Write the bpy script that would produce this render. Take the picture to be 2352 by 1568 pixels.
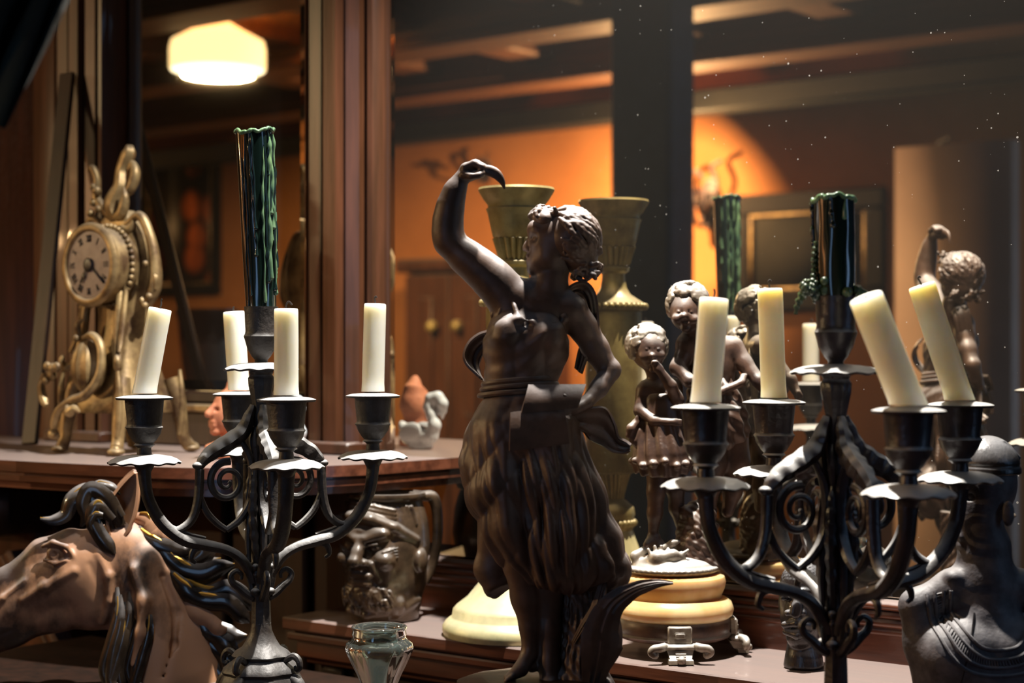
import bpy, math, random
import numpy as np
from mathutils import Vector, Matrix, Euler

# ---------------------------------------------------------------- clear
for o in list(bpy.data.objects):
    bpy.data.objects.remove(o, do_unlink=True)
SC = bpy.context.scene
COL = SC.collection
PI = math.pi
rnd = random.Random(7)

# ---------------------------------------------------------------- camera
CZ = 1.30                       # eye height
FPX = 3920.0                    # 60 mm on 36 mm, in pixels of the 2352 wide frame
HX, HY = 1176.0, 813.0          # principal column, horizon row
cam_d = bpy.data.cameras.new('camera')
cam_d.lens = 60.0
cam_d.sensor_width = 36.0
cam_d.shift_y = (HY - 784.0) / 2352.0
cam_d.clip_start = 0.05
cam_d.dof.use_dof = True
cam_d.dof.focus_distance = 1.56
cam_d.dof.aperture_fstop = 5.6
cam_d.dof.aperture_blades = 9
cam = bpy.data.objects.new('camera', cam_d)
cam.location = (0, 0, CZ)
cam.rotation_euler = (PI / 2, 0, 0)
COL.objects.link(cam)
SC.camera = cam

# ---------------------------------------------------------------- dresser frame: t along the dresser, s into it
CA, SA = math.cos(math.radians(38)), math.sin(math.radians(38))
def ts(t, s, z=0.0):
    """point given along the dresser (t), into it (s) and relative to eye height (z)"""
    return Vector((CA * t + SA * s, -SA * t + CA * s, CZ + z))
DRZ = -math.radians(38)         # rotation that takes local x,y to t,s
S_MIR = 1.56
Z_LEDGE, Z_SHELF, Z_TABLE = -0.305, -0.124, -0.355
def P(px, py, Y):
    return Vector(((px - HX) / FPX * Y, Y, CZ - (py - HY) / FPX * Y))
def behind(px, py, Yv):
    """the real place of a thing seen in the mirror at this pixel and virtual depth"""
    p = P(px, py, Yv)
    s = SA * p.x + CA * p.y
    d = 2 * (s - S_MIR)
    return Vector((p.x - SA * d, p.y - CA * d, p.z))

# ---------------------------------------------------------------- world and lights
W = bpy.data.worlds.new('dusk'); SC.world = W; W.use_nodes = True
bg = W.node_tree.nodes['Background']
bg.inputs[0].default_value = (0.24, 0.40, 0.66, 1)
bg.inputs[1].default_value = 3.2
def lamp(name, kind, loc, energy, color, **kw):
    d = bpy.data.lights.new(name, kind); d.energy = energy; d.color = color
    for k, v in kw.items(): setattr(d, k, v)
    o = bpy.data.objects.new(name, d); o.location = loc; COL.objects.link(o)
    return o
def aim(o, target):
    o.rotation_euler = (Vector(target) - o.location).to_track_quat('-Z', 'Y').to_euler()
key = lamp('display_spotlight', 'SPOT', (0.085, 1.56, CZ + 1.05), 180, (1.0, 0.94, 0.86),
           spot_size=math.radians(100), spot_blend=0.5, shadow_soft_size=0.016)
aim(key, (0.04, 1.52, CZ - 0.3))
side = lamp('side_spotlight', 'SPOT', (-0.30, 1.18, CZ + 1.05), 15, (1.0, 0.90, 0.78),
            spot_size=math.radians(27), spot_blend=0.9, shadow_soft_size=0.04)
aim(side, (-0.45, 1.78, CZ - 0.30))
rear = lamp('added_rear_spot', 'SPOT', (0.42, 1.66, CZ + 0.98), 45, (1.0, 0.93, 0.84),  # added spot, brightens the statue's back and its mirror image
            spot_size=math.radians(24), spot_blend=0.7, shadow_soft_size=0.02)
aim(rear, (0.05, 1.44, CZ + 0.03))
# warm wall lamp, its bulb beside the iron sconce
sconce_at = behind(1528, 420, 5.86)
wall_glow = lamp('wall_lamp_bulb', 'POINT', sconce_at, 85, (1.0, 0.64, 0.32), shadow_soft_size=0.0)
pend_at = behind(500, 118, 5.2)
pend_glow = lamp('pendant_bulb', 'AREA', pend_at + Vector((0, 0, -0.0745)), 75, (1.0, 0.72, 0.36), shape='DISK', size=0.21)
pend_up = lamp('pendant_uplight', 'AREA', pend_at + Vector((0, 0, 0.125)), 90, (1.0, 0.60, 0.20), shape='DISK', size=0.14)
pend_up.rotation_euler = (PI, 0, 0)
far_glow = lamp('far_wall_bulb', 'POINT', ts(-8.3, 2 * S_MIR - 5.2 + .3, 0.62), 60, (1.0, 0.58, 0.25), shadow_soft_size=0.04)
SC.view_settings.view_transform = 'Standard'
SC.view_settings.look = 'None'
SC.view_settings.exposure = 0.25
SC.view_settings.gamma = 1.0
SC.view_settings.use_curve_mapping = False
SC.cycles.max_bounces = 8
SC.cycles.diffuse_bounces = 3
SC.cycles.glossy_bounces = 5
SC.cycles.transmission_bounces = 8
SC.cycles.sample_clamp_indirect = 3.0
SC.cycles.use_denoising = True
SC.cycles.caustics_reflective = False
SC.cycles.caustics_refractive = False
# ================================================================ helpers
def link(o, parent=None):
    COL.objects.link(o)
    if parent is not None: o.parent = parent
    return o
def tag(o, label=None, cat=None, group=None, kind=None):
    if label: o['label'] = label
    if cat: o['category'] = cat
    if group: o['group'] = group
    if kind: o['kind'] = kind
    return o
def thing(name, label, cat, loc=(0, 0, 0), rz=0.0, group=None, rot=None):
    o = bpy.data.objects.new(name, None); o.empty_display_size = 0.02
    o.location = loc
    o.rotation_euler = rot if rot is not None else (0, 0, rz)
    link(o)
    return tag(o, label, cat, group)
def set_mesh(me, v, quads=None, tris=None):
    v = np.asarray(v, dtype=np.float32)
    nq = 0 if quads is None else len(quads)
    nt = 0 if tris is None else len(tris)
    me.vertices.add(len(v)); me.vertices.foreach_set('co', v.ravel())
    loops = []
    if nq: loops.append(np.asarray(quads, dtype=np.int32).ravel())
    if nt: loops.append(np.asarray(tris, dtype=np.int32).ravel())
    lv = np.concatenate(loops)
    me.loops.add(len(lv)); me.loops.foreach_set('vertex_index', lv)
    me.polygons.add(nq + nt)
    st = np.concatenate([np.arange(nq) * 4, nq * 4 + np.arange(nt) * 3]).astype(np.int32)
    me.polygons.foreach_set('loop_start', st)
    me.update(calc_edges=True); me.validate()
class MB:
    """collects pieces of one mesh"""
    def __init__(s): s.v = []; s.q = []; s.t = []; s.n = 0
    def add(s, v, quads=(), tris=()):
        v = np.asarray(v, dtype=float).reshape(-1, 3)
        if len(quads): s.q.append(np.asarray(quads, dtype=int) + s.n)
        if len(tris): s.t.append(np.asarray(tris, dtype=int) + s.n)
        s.v.append(v); s.n += len(v)
        return s
    def build(s, name, mat, parent=None, smooth=True, scale=1.0, loc=None, sharp=None, rz=0.0):
        v = np.concatenate(s.v) * scale
        me = bpy.data.meshes.new(name)
        set_mesh(me, v, np.concatenate(s.q) if s.q else None, np.concatenate(s.t) if s.t else None)
        o = bpy.data.objects.new(name, me); link(o, parent)
        if mat is not None: me.materials.append(mat)
        if smooth:
            me.polygons.foreach_set('use_smooth', np.ones(len(me.polygons), dtype=bool))
            me.set_sharp_from_angle(angle=math.radians(sharp if sharp else 42))
        if loc is not None: o.location = loc
        if rz: o.rotation_euler = (0, 0, rz)
        return o
    # ---- pieces
    def grid(s, g, close_u=False, close_v=False, flip=False):
        """g: (nu, nv, 3) array of points"""
        g = np.asarray(g, dtype=float); nu, nv = g.shape[:2]
        iu = np.arange(nu if close_u else nu - 1); iv = np.arange(nv if close_v else nv - 1)
        A, B = np.meshgrid(iu, iv, indexing='ij'); A = A.ravel(); B = B.ravel()
        A2 = (A + 1) % nu; B2 = (B + 1) % nv
        q = np.stack([A * nv + B, A * nv + B2, A2 * nv + B2, A2 * nv + B], 1)
        if flip: q = q[:, ::-1]
        return s.add(g.reshape(-1, 3), q)
    def fan(s, ring, up=True):
        ring = np.asarray(ring, float); n = len(ring); c = ring.mean(0)
        i = np.arange(n); j = (i + 1) % n
        t = np.stack([np.full(n, n), i, j], 1)
        if not up: t = t[:, ::-1]
        return s.add(np.vstack([ring, c]), tris=t)
    def lathe(s, prof, seg=32, cx=0., cy=0., mod=None, cap=True, a0=0.0):
        """prof: [(r,z)...] bottom to top; mod(theta, r, z)->r factor"""
        th = np.linspace(0, 2 * PI, seg, endpoint=False) + a0
        g = np.zeros((len(prof), seg, 3))
        for i, (r, z) in enumerate(prof):
            rr = r * (mod(th, r, z) if mod else 1.0)
            g[i, :, 0] = cx + rr * np.cos(th); g[i, :, 1] = cy + rr * np.sin(th); g[i, :, 2] = z
        s.grid(g, close_v=True, flip=True) if prof[0][1] > prof[-1][1] else s.grid(g, close_v=True, flip=True)
        if cap:
            if prof[0][0] > 1e-6: s.fan(g[0], up=False)
            if prof[-1][0] > 1e-6: s.fan(g[-1], up=True)
        return s
    def box(s, x0, x1, y0, y1, z0, z1, M=None):
        v = np.array([[x, y, z] for x in (x0, x1) for y in (y0, y1) for z in (z0, z1)], float)
        if M is not None: v = np.array([list(M @ Vector(p)) for p in v])
        q = [[0, 1, 3, 2], [4, 6, 7, 5], [0, 4, 5, 1], [2, 3, 7, 6], [0, 2, 6, 4], [1, 5, 7, 3]]
        return s.add(v, q)
    def bbox(s, x0, x1, y0, y1, z0, z1, b, M=None):
        """box with chamfered edges"""
        bm_v = []
        xs, ys, zs = (x0, x1), (y0, y1), (z0, z1)
        sg = (1, -1)
        idx = {}
        for i in (0, 1):
            for j in (0, 1):
                for k in (0, 1):
                    for a in range(3):
                        p = [xs[i], ys[j], zs[k]]
                        for c in range(3):
                            if c != a: p[c] += b * sg[(i, j, k)[c]]
                        idx[(i, j, k, a)] = len(bm_v); bm_v.append(p)
        v = np.array(bm_v, float)
        cen = v.mean(0)
        quads = []; tris = []
        for a in range(3):
            o1, o2 = (a + 1) % 3, (a + 2) % 3
            for sd in (0, 1):
                f = []
                for (m, n) in ((0, 0), (1, 0), (1, 1), (0, 1)):
                    k = [0, 0, 0]; k[a] = sd; k[o1] = m; k[o2] = n
                    f.append(idx[(k[0], k[1], k[2], a)])
                quads.append(f)
            for m in (0, 1):
                for n in (0, 1):
                    k0 = [0, 0, 0]; k0[o1] = m; k0[o2] = n; k1 = list(k0); k1[a] = 1
                    quads.append([idx[(*k0, o1)], idx[(*k1, o1)], idx[(*k1, o2)], idx[(*k0, o2)]])
        for i in (0, 1):
            for j in (0, 1):
                for k in (0, 1):
                    tris.append([idx[(i, j, k, 0)], idx[(i, j, k, 1)], idx[(i, j, k, 2)]])
        def fix(f):
            p = v[f]; n = np.cross(p[1] - p[0], p[2] - p[0])
            return f if np.dot(n, p.mean(0) - cen) > 0 else f[::-1]
        quads = [fix(f) for f in quads]; tris = [fix(f) for f in tris]
        if M is not None: v = np.array([list(M @ Vector(p)) for p in v])
        return s.add(v, quads, tris)
    def ball(s, c, r, nu=10, nv=16, M=None):
        c = np.asarray(c, float); r = np.ones(3) * np.asarray(r, float)
        ph = np.linspace(0, PI, nu + 1); th = np.linspace(0, 2 * PI, nv, endpoint=False)
        g = np.zeros((nu + 1, nv, 3))
        g[..., 0] = np.sin(ph)[:, None] * np.cos(th); g[..., 1] = np.sin(ph)[:, None] * np.sin(th); g[..., 2] = -np.cos(ph)[:, None]
        g = g * r
        if M is not None: g = g @ np.array(M).T
        return s.grid(g + c, close_v=True, flip=True)
    def tube(s, pts, rad, seg=10, n=None, flat=1.0, up=None, cap=True, mod=None, twist=0.0):
        """swept tube; pts (k,3) smoothed through n samples; rad scalar or list; flat squashes along the binormal"""
        pts = np.asarray(pts, float); k = len(pts)
        rad = np.full(k, float(rad)) if np.isscalar(rad) else np.asarray(rad, float)
        if n is None: n = max(6, (k - 1) * 7 + 1)
        c = spline(np.column_stack([pts, rad]), n); p = c[:, :3]; r = np.maximum(c[:, 3], 1e-6)
        tg = np.gradient(p, axis=0); tg /= np.linalg.norm(tg, axis=1)[:, None] + 1e-12
        u = np.array(up, float) if up is not None else (np.array([0, 0, 1.]) if abs(tg[0][2]) < 0.9 else np.array([1., 0, 0]))
        th = np.linspace(0, 2 * PI, seg, endpoint=False)
        g = np.zeros((n, seg, 3))
        for i in range(n):
            u = u - tg[i] * np.dot(u, tg[i]); u /= np.linalg.norm(u) + 1e-12
            w = np.cross(tg[i], u)
            uu = u if up is None else None
            m = mod(th, i / (n - 1)) if mod else 1.0
            a = th + twist * i / (n - 1)
            g[i] = p[i] + r[i] * ((np.cos(a) * m)[:, None] * u + flat * (np.sin(a) * m)[:, None] * w)
            if up is not None: u = np.array(up, float)
        s.grid(g, close_v=True)
        if cap: s.fan(g[0], up=False); s.fan(g[-1], up=True)
        return s
    def sheet(s, g, th, close_v=False):
        """thicken a (nu,nv,3) grid by th along its normals"""
        g = np.asarray(g, float)
        du = np.gradient(g, axis=0)
        if close_v:
            dv = (np.roll(g, -1, 1) - np.roll(g, 1, 1)) / 2
        else: dv = np.gradient(g, axis=1)
        n = np.cross(du, dv); n /= np.linalg.norm(n, axis=2)[..., None] + 1e-12
        a = g + n * th / 2; b = g - n * th / 2
        s.grid(a, close_v=close_v); s.grid(b, close_v=close_v, flip=True)
        def rim(e0, e1, flip, closed=False):
            s.grid(np.stack([e0, e1]), close_v=closed, flip=flip)
        rim(a[0], b[0], False, close_v); rim(a[-1], b[-1], True, close_v)
        if not close_v: rim(a[:, 0], b[:, 0], True); rim(a[:, -1], b[:, -1], False)
        return s
    def prism(s, poly, z0, z1):
        """poly: list of (x,y) anticlockwise, extruded"""
        poly = np.asarray(poly, float); n = len(poly)
        a = np.column_stack([poly, np.full(n, z0)]); b = np.column_stack([poly, np.full(n, z1)])
        s.grid(np.stack([a, b]), close_v=True, flip=False) if False else s.grid(np.stack([b, a]), close_v=True)
        s.fan(a, up=False); s.fan(b, up=True)
        return s
def spline(c, n):
    """Catmull-Rom through the rows of c, n samples evenly in parameter"""
    c = np.asarray(c, float); k = len(c)
    if k == 2:
        t = np.linspace(0, 1, n)[:, None]; return c[0] * (1 - t) + c[1] * t
    e = np.vstack([2 * c[0] - c[1], c, 2 * c[-1] - c[-2]])
    # parameter by chord length
    L = np.concatenate([[0], np.cumsum(np.linalg.norm(np.diff(c[:, :3], axis=0), axis=1) + 1e-9)])
    x = np.linspace(0, L[-1], n); i = np.clip(np.searchsorted(L, x, side='right') - 1, 0, k - 2)
    t = ((x - L[i]) / (L[i + 1] - L[i]))[:, None]
    p0, p1, p2, p3 = e[i], e[i + 1], e[i + 2], e[i + 3]
    return 0.5 * (2 * p1 + (p2 - p0) * t + (2 * p0 - 5 * p1 + 4 * p2 - p3) * t ** 2 + (3 * p1 - p0 - 3 * p2 + p3) * t ** 3)

# ---------------------------------------------------------------- sculpting in a distance field
class SDF:
    def __init__(s, lo, hi, h):
        s.lo = np.array(lo, float); s.h = float(h)
        s.n = np.ceil((np.array(hi, float) - s.lo) / h).astype(int) + 1
        s.f = np.full(s.n, 60.0 * h, dtype=np.float32)
        s.ax = [(s.lo[i] + np.arange(s.n[i]) * h).astype(np.float32) for i in range(3)]
    def _box(s, lo, hi, m):
        a = np.clip(np.floor((np.asarray(lo) - m - s.lo) / s.h).astype(int), 0, s.n - 1)
        b = np.clip(np.ceil((np.asarray(hi) + m - s.lo) / s.h).astype(int) + 1, 1, s.n)
        sl = tuple(slice(a[i], b[i]) for i in range(3))
        return sl, s.ax[0][sl[0]][:, None, None], s.ax[1][sl[1]][None, :, None], s.ax[2][sl[2]][None, None, :]
    def _mix(s, sl, d, k, sub):
        f = s.f[sl]
        if sub:
            d = -d
            if k > 0:
                q = np.maximum(k - np.abs(f - d), 0) / k; s.f[sl] = np.maximum(f, d) + q * q * k * 0.25
            else: s.f[sl] = np.maximum(f, d)
        else:
            if k > 0:
                q = np.maximum(k - np.abs(f - d), 0) / k; s.f[sl] = np.minimum(f, d) - q * q * k * 0.25
            else: s.f[sl] = np.minimum(f, d)
    def cap(s, a, b, ra, rb, k=6, sq=1.0, sub=False):
        """tapered limb; sq squashes depth (y)"""
        a = np.asarray(a, float); b = np.asarray(b, float); r = max(ra, rb)
        sl, X, Y, Z = s._box(np.minimum(a, b) - r * np.array([1, 1 / min(sq, 1) if sq < 1 else 1, 1]), np.maximum(a, b) + r * np.array([1, 1 / sq if sq < 1 else 1, 1]), k + 2 * s.h)
        if X.size == 0 or Y.size == 0 or Z.size == 0: return s
        ba = b - a; L = float(ba @ ba) + 1e-9
        x, y, z = X - a[0], Y - a[1], Z - a[2]
        t = np.clip((x * ba[0] + y * ba[1] + z * ba[2]) / L, 0, 1)
        d = np.sqrt((x - t * ba[0]) ** 2 + ((y - t * ba[1]) * sq) ** 2 + (z - t * ba[2]) ** 2) - (ra + (rb - ra) * t)
        s._mix(sl, d.astype(np.float32), k, sub); return s
    def chain(s, pts, k=6, sq=1.0, sub=False):
        for p, q in zip(pts[:-1], pts[1:]): s.cap(p[:3], q[:3], p[3], q[3], k, sq, sub)
        return s
    def ell(s, c, r, k=6, rot=None, sub=False):
        c = np.asarray(c, float); r = np.ones(3) * np.asarray(r, float)
        R = np.array(Euler(rot).to_matrix()) if rot is not None else np.eye(3)
        ext = np.sqrt((R ** 2) @ (r ** 2))
        sl, X, Y, Z = s._box(c - ext, c + ext, k + 2 * s.h)
        if X.size == 0 or Y.size == 0 or Z.size == 0: return s
        x, y, z = X - c[0], Y - c[1], Z - c[2]
        u = [(R[0, i] * x + R[1, i] * y + R[2, i] * z) for i in range(3)]
        k0 = np.sqrt((u[0] / r[0]) ** 2 + (u[1] / r[1]) ** 2 + (u[2] / r[2]) ** 2)
        k1 = np.sqrt((u[0] / r[0] ** 2) ** 2 + (u[1] / r[1] ** 2) ** 2 + (u[2] / r[2] ** 2) ** 2) + 1e-9
        s._mix(sl, (k0 * (k0 - 1) / k1).astype(np.float32), k, sub); return s
    def disp(s, fn, lo=None, hi=None, band=None):
        lo = s.lo if lo is None else lo; hi = s.lo + s.n * s.h if hi is None else hi
        sl, X, Y, Z = s._box(lo, hi, 0)
        s.f[sl] = s.f[sl] + fn(X, Y, Z).astype(np.float32)
        return s
    def mesh(s, smooth=0):
        f = s.f; n = s.n
        for _ in range(smooth):
            for ax in range(3):
                f = (np.roll(f, 1, ax) + 2 * f + np.roll(f, -1, ax)) * 0.25
        f = f.copy(); f[0] = f[-1] = 1; f[:, 0] = f[:, -1] = 1; f[:, :, 0] = f[:, :, -1] = 1
        ins = f < 0
        c = np.zeros(n - 1, dtype=np.int8)
        for i in (0, 1):
            for j in (0, 1):
                for k in (0, 1):
                    c += ins[i:n[0] - 1 + i, j:n[1] - 1 + j, k:n[2] - 1 + k]
        act = np.argwhere((c > 0) & (c < 8))
        idx = np.full(n - 1, -1, dtype=np.int32); idx[tuple(act.T)] = np.arange(len(act))
        pos = np.zeros((len(act), 3)); cnt = np.zeros(len(act))
        cor = [(i, j, k) for i in (0, 1) for j in (0, 1) for k in (0, 1)]
        for a in cor:
            for ax in range(3):
                if a[ax] == 0:
                    b = list(a); b[ax] = 1
                    fa = f[act[:, 0] + a[0], act[:, 1] + a[1], act[:, 2] + a[2]]
                    fb = f[act[:, 0] + b[0], act[:, 1] + b[1], act[:, 2] + b[2]]
                    m = (fa < 0) != (fb < 0)
                    t = np.where(m, fa / np.where(m, fa - fb, 1), 0)
                    q = np.tile(np.array(a, float), (len(act), 1)); q[:, ax] += t
                    pos += np.where(m[:, None], q, 0); cnt += m
        v = s.lo + (act + pos / cnt[:, None]) * s.h
        quads = []
        for ax in range(3):
            o1, o2 = (ax + 1) % 3, (ax + 2) % 3
            A = [slice(None)] * 3; B = [slice(None)] * 3
            A[ax] = slice(0, -1); B[ax] = slice(1, None)
            x = ins[tuple(A)] != ins[tuple(B)]
            e = np.argwhere(x)
            e = e[(e[:, o1] > 0) & (e[:, o2] > 0) & (e[:, o1] < n[o1] - 1) & (e[:, o2] < n[o2] - 1)]
            sgn = ins[tuple(e.T)]
            def g(d1, d2):
                w = e.copy(); w[:, o1] += d1; w[:, o2] += d2; return idx[tuple(w.T)]
            q = np.stack([g(-1, -1), g(0, -1), g(0, 0), g(-1, 0)], 1)
            q[~sgn] = q[~sgn][:, ::-1]
            quads.append(q)
        q = np.concatenate(quads); q = q[(q >= 0).all(1)]
        return v, q
    def build(s, name, mat, parent=None, scale=1.0, smooth=0, relax=1):
        v, q = s.mesh(smooth)
        for _ in range(relax):                      # a light Laplacian pass over the net
            acc = np.zeros_like(v); cn = np.zeros(len(v))
            for i in range(4):
                a, b = q[:, i], q[:, (i + 1) % 4]
                for ax in range(3):
                    acc[:, ax] += np.bincount(a, weights=v[b, ax], minlength=len(v))
                cn += np.bincount(a, minlength=len(v))
            v = v * 0.5 + 0.5 * acc / np.maximum(cn, 1)[:, None]
        mb = MB(); mb.add(v, q)
        o = mb.build(name, mat, parent, smooth=True, scale=scale, sharp=180)
        return o
def rotz(p, a):
    p = np.asarray(p, float); c, s_ = math.cos(a), math.sin(a)
    q = p.copy(); q[..., 0] = c * p[..., 0] - s_ * p[..., 1]; q[..., 1] = s_ * p[..., 0] + c * p[..., 1]
    return q

# ---------------------------------------------------------------- materials
def srgb(h):
    c = [int(h[i:i + 2], 16) / 255 for i in (0, 2, 4)]
    return tuple(x / 12.92 if x <= 0.04045 else ((x + 0.055) / 1.055) ** 2.4 for x in c) + (1,)
MATS = {}
def material(name, base, rough=0.5, metal=0.0, dark=None, nscale=30.0, nstretch=(1, 1, 1), bump=0.0, bscale=120.0,
             dust_light=0.0, dust_light_col=(0.42, 0.40, 0.38, 1), emit=None, estr=0.0, trans=0.0, ior=1.45, sss=0.0, sssr=(1, .6, .3),
             sss_scale=0.01, coat=0.0, spec=0.5, contrast=(0.35, 0.65), rvar=0.0, detail=4.0):
    m = bpy.data.materials.new(name); m.use_nodes = True
    nt = m.node_tree; N = nt.nodes; Lk = nt.links.new
    b = N['Principled BSDF']
    base = srgb(base) if isinstance(base, str) else (*base[:3], 1)
    b.inputs['Base Color'].default_value = base
    b.inputs['Roughness'].default_value = rough
    b.inputs['Metallic'].default_value = metal
    b.inputs['IOR'].default_value = ior
    b.inputs['Specular IOR Level'].default_value = spec
    b.inputs['Coat Weight'].default_value = coat
    b.inputs['Transmission Weight'].default_value = trans
    if sss > 0:
        b.inputs['Subsurface Weight'].default_value = sss
        b.inputs['Subsurface Radius'].default_value = sssr
        b.inputs['Subsurface Scale'].default_value = sss_scale
    tc = N.new('ShaderNodeTexCoord')
    colour = None
    if dark is not None:
        dark = srgb(dark) if isinstance(dark, str) else (*dark[:3], 1)
        mp = N.new('ShaderNodeMapping'); mp.inputs['Scale'].default_value = nstretch
        Lk(tc.outputs['Object'], mp.inputs['Vector'])
        nz = N.new('ShaderNodeTexNoise'); nz.inputs['Scale'].default_value = nscale; nz.inputs['Detail'].default_value = detail
        nz.inputs['Roughness'].default_value = 0.6
        Lk(mp.outputs[0], nz.inputs['Vector'])
        cr = N.new('ShaderNodeValToRGB'); cr.color_ramp.elements[0].position = contrast[0]; cr.color_ramp.elements[1].position = contrast[1]
        cr.color_ramp.elements[0].color = dark; cr.color_ramp.elements[1].color = base
        Lk(nz.outputs['Fac'], cr.inputs['Fac']); colour = cr.outputs['Color']
        if rvar:
            mr = N.new('ShaderNodeMapRange'); mr.inputs['To Min'].default_value = rough + rvar; mr.inputs['To Max'].default_value = max(0.02, rough - rvar)
            Lk(nz.outputs['Fac'], mr.inputs['Value']); Lk(mr.outputs[0], b.inputs['Roughness'])
    if dust_light > 0:                                    # settled dust plus lit-top brightness, coloured onto faces that look up
        ge = N.new('ShaderNodeNewGeometry'); sx = N.new('ShaderNodeSeparateXYZ'); Lk(ge.outputs['Normal'], sx.inputs[0])
        n2 = N.new('ShaderNodeTexNoise'); n2.inputs['Scale'].default_value = 90; n2.inputs['Detail'].default_value = 3; Lk(tc.outputs['Object'], n2.inputs['Vector'])
        ad = N.new('ShaderNodeMath'); ad.operation = 'MULTIPLY_ADD'; ad.inputs[1].default_value = 0.35; Lk(n2.outputs['Fac'], ad.inputs[0]); Lk(sx.outputs['Z'], ad.inputs[2])
        mr2 = N.new('ShaderNodeMapRange'); mr2.inputs['From Min'].default_value = 0.45; mr2.inputs['From Max'].default_value = 1.0; mr2.inputs['To Max'].default_value = dust_light
        Lk(ad.outputs[0], mr2.inputs['Value'])
        mx = N.new('ShaderNodeMix'); mx.data_type = 'RGBA'
        Lk(mr2.outputs[0], mx.inputs['Factor'])
        if colour is not None: Lk(colour, mx.inputs[6])
        else: mx.inputs[6].default_value = base
        mx.inputs[7].default_value = dust_light_col
        colour = mx.outputs[2]
        mxm = N.new('ShaderNodeMath'); mxm.operation = 'MULTIPLY_ADD'; mxm.inputs[1].default_value = -metal; mxm.inputs[2].default_value = metal
        Lk(mr2.outputs[0], mxm.inputs[0]); Lk(mxm.outputs[0], b.inputs['Metallic'])
    if colour is not None: Lk(colour, b.inputs['Base Color'])
    if bump > 0:
        n3 = N.new('ShaderNodeTexNoise'); n3.inputs['Scale'].default_value = bscale; n3.inputs['Detail'].default_value = 5
        mp3 = N.new('ShaderNodeMapping'); mp3.inputs['Scale'].default_value = nstretch
        Lk(tc.outputs['Object'], mp3.inputs['Vector']); Lk(mp3.outputs[0], n3.inputs['Vector'])
        bp = N.new('ShaderNodeBump'); bp.inputs['Strength'].default_value = bump; bp.inputs['Distance'].default_value = 0.002
        Lk(n3.outputs['Fac'], bp.inputs['Height']); Lk(bp.outputs[0], b.inputs['Normal'])
    if emit is not None:
        e = srgb(emit) if isinstance(emit, str) else (*emit[:3], 1)
        b.inputs['Emission Color'].default_value = e; b.inputs['Emission Strength'].default_value = estr
    MATS[name] = m
    return m
WOOD = material('mahogany', '50301f', 0.36, dark='37200f', nscale=9, nstretch=(7, 7, 0.5), bump=0.10, bscale=24, coat=0.15, dust_light=0.3, dust_light_col=(0.30, 0.25, 0.23, 1))
WOOD_H = material('mahogany_grain_along', '74442f', 0.34, dark='4c291b', nscale=9, nstretch=(0.5, 7, 7), bump=0.10, bscale=24, coat=0.2, dust_light=0.7, dust_light_col=(0.38, 0.32, 0.30, 1))
WOOD_D = material('dark_oak', '2e1b12', 0.5, dark='1d120c', nscale=9, nstretch=(6, 6, 0.5), bump=0.1, bscale=24)
BEAMW = material('beam_timber', '5a3519', 0.6, dark='3a2210', nscale=9, nstretch=(0.4, 6, 6), bump=0.2, bscale=40)
BRONZE = material('brown_bronze', '5c4537', 0.46, metal=0.12, dark='3f2e24', nscale=34, bump=0.10, bscale=240, dust_light=0.7, dust_light_col=(0.34, 0.32, 0.32, 1), rvar=0.06)
IRON = material('black_iron', '3d3733', 0.5, metal=0.1, dark='28231f', nscale=60, bump=0.35, bscale=260, dust_light=0.8, dust_light_col=(0.50, 0.50, 0.50, 1))
IRON_D = material('dark_lacquered_iron', '33282a', 0.34, metal=0.1, dark='1f1817', nscale=60, bump=0.25, bscale=260, dust_light=0.95, dust_light_col=(0.58, 0.57, 0.55, 1))
BRASS = material('aged_brass', 'ab9a62', 0.40, metal=0.35, dark='75643a', nscale=26, bump=0.06, bscale=120, dust_light=0.35, dust_light_col=(0.62, 0.58, 0.44, 1), rvar=0.1)
BRASS_P = material('pale_brass', 'dcd19f', 0.45, metal=0.15, dark='b9b487', nscale=40, bump=0.05, bscale=120, dust_light=0.3, dust_light_col=(0.72, 0.68, 0.54, 1))
GILT = material('worn_gilt', '9a8258', 0.5, metal=0.45, dark='4d3822', nscale=30, bump=0.2, bscale=140, dust_light=0.25, dust_light_col=(0.45, 0.40, 0.32, 1), rvar=0.1)
SPELTER = material('silvered_bronze', '9a8f7e', 0.36, metal=0.25, dark='665444', nscale=60, bump=0.1, bscale=200, dust_light=0.75, dust_light_col=(0.72, 0.70, 0.66, 1))
CHERUB = material('brown_patinated_bronze', '664b3b', 0.42, metal=0.15, dark='40302a', nscale=40, bump=0.08, bscale=220, dust_light=0.6, dust_light_col=(0.55, 0.52, 0.48, 1))
WAX = material('ivory_wax', 'f4f0e4', 0.42, dark='efe8d2', nscale=18, sss=1.0, sssr=(1.0, 0.9, 0.7), sss_scale=0.018, bump=0.04, bscale=90)
WAX_G = material('green_wax', '12211b', 0.16, dark='0b1613', nscale=14, nstretch=(1, 1, 0.2), coat=0.7)
WAX_GL = material('pale_green_wax', '64805a', 0.30, dark='43604c', nscale=40, sss=0.3, sssr=(0.6, 1.0, 0.4), sss_scale=0.003, coat=0.3)
BRONZE_G = material('bronze_ground', '4a3a31', 0.5, metal=0.15, dark='2c221c', nscale=34, bump=0.15, bscale=140)
WICK = material('charred_wick', '2a211d', 0.9)
ALAB = material('honey_alabaster', 'f0d29c', 0.30, dark='d6a055', nscale=16, sss=0.6, sssr=(1.0, 0.7, 0.35), sss_scale=0.010, contrast=(0.25, 0.6))
EBONY = material('ebony_wood', '2b2422', 0.30, dark='191412', nscale=30, nstretch=(3, 3, 1), bump=0.25, bscale=160, coat=0.1, dust_light=0.55, dust_light_col=(0.42, 0.42, 0.43, 1))
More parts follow.
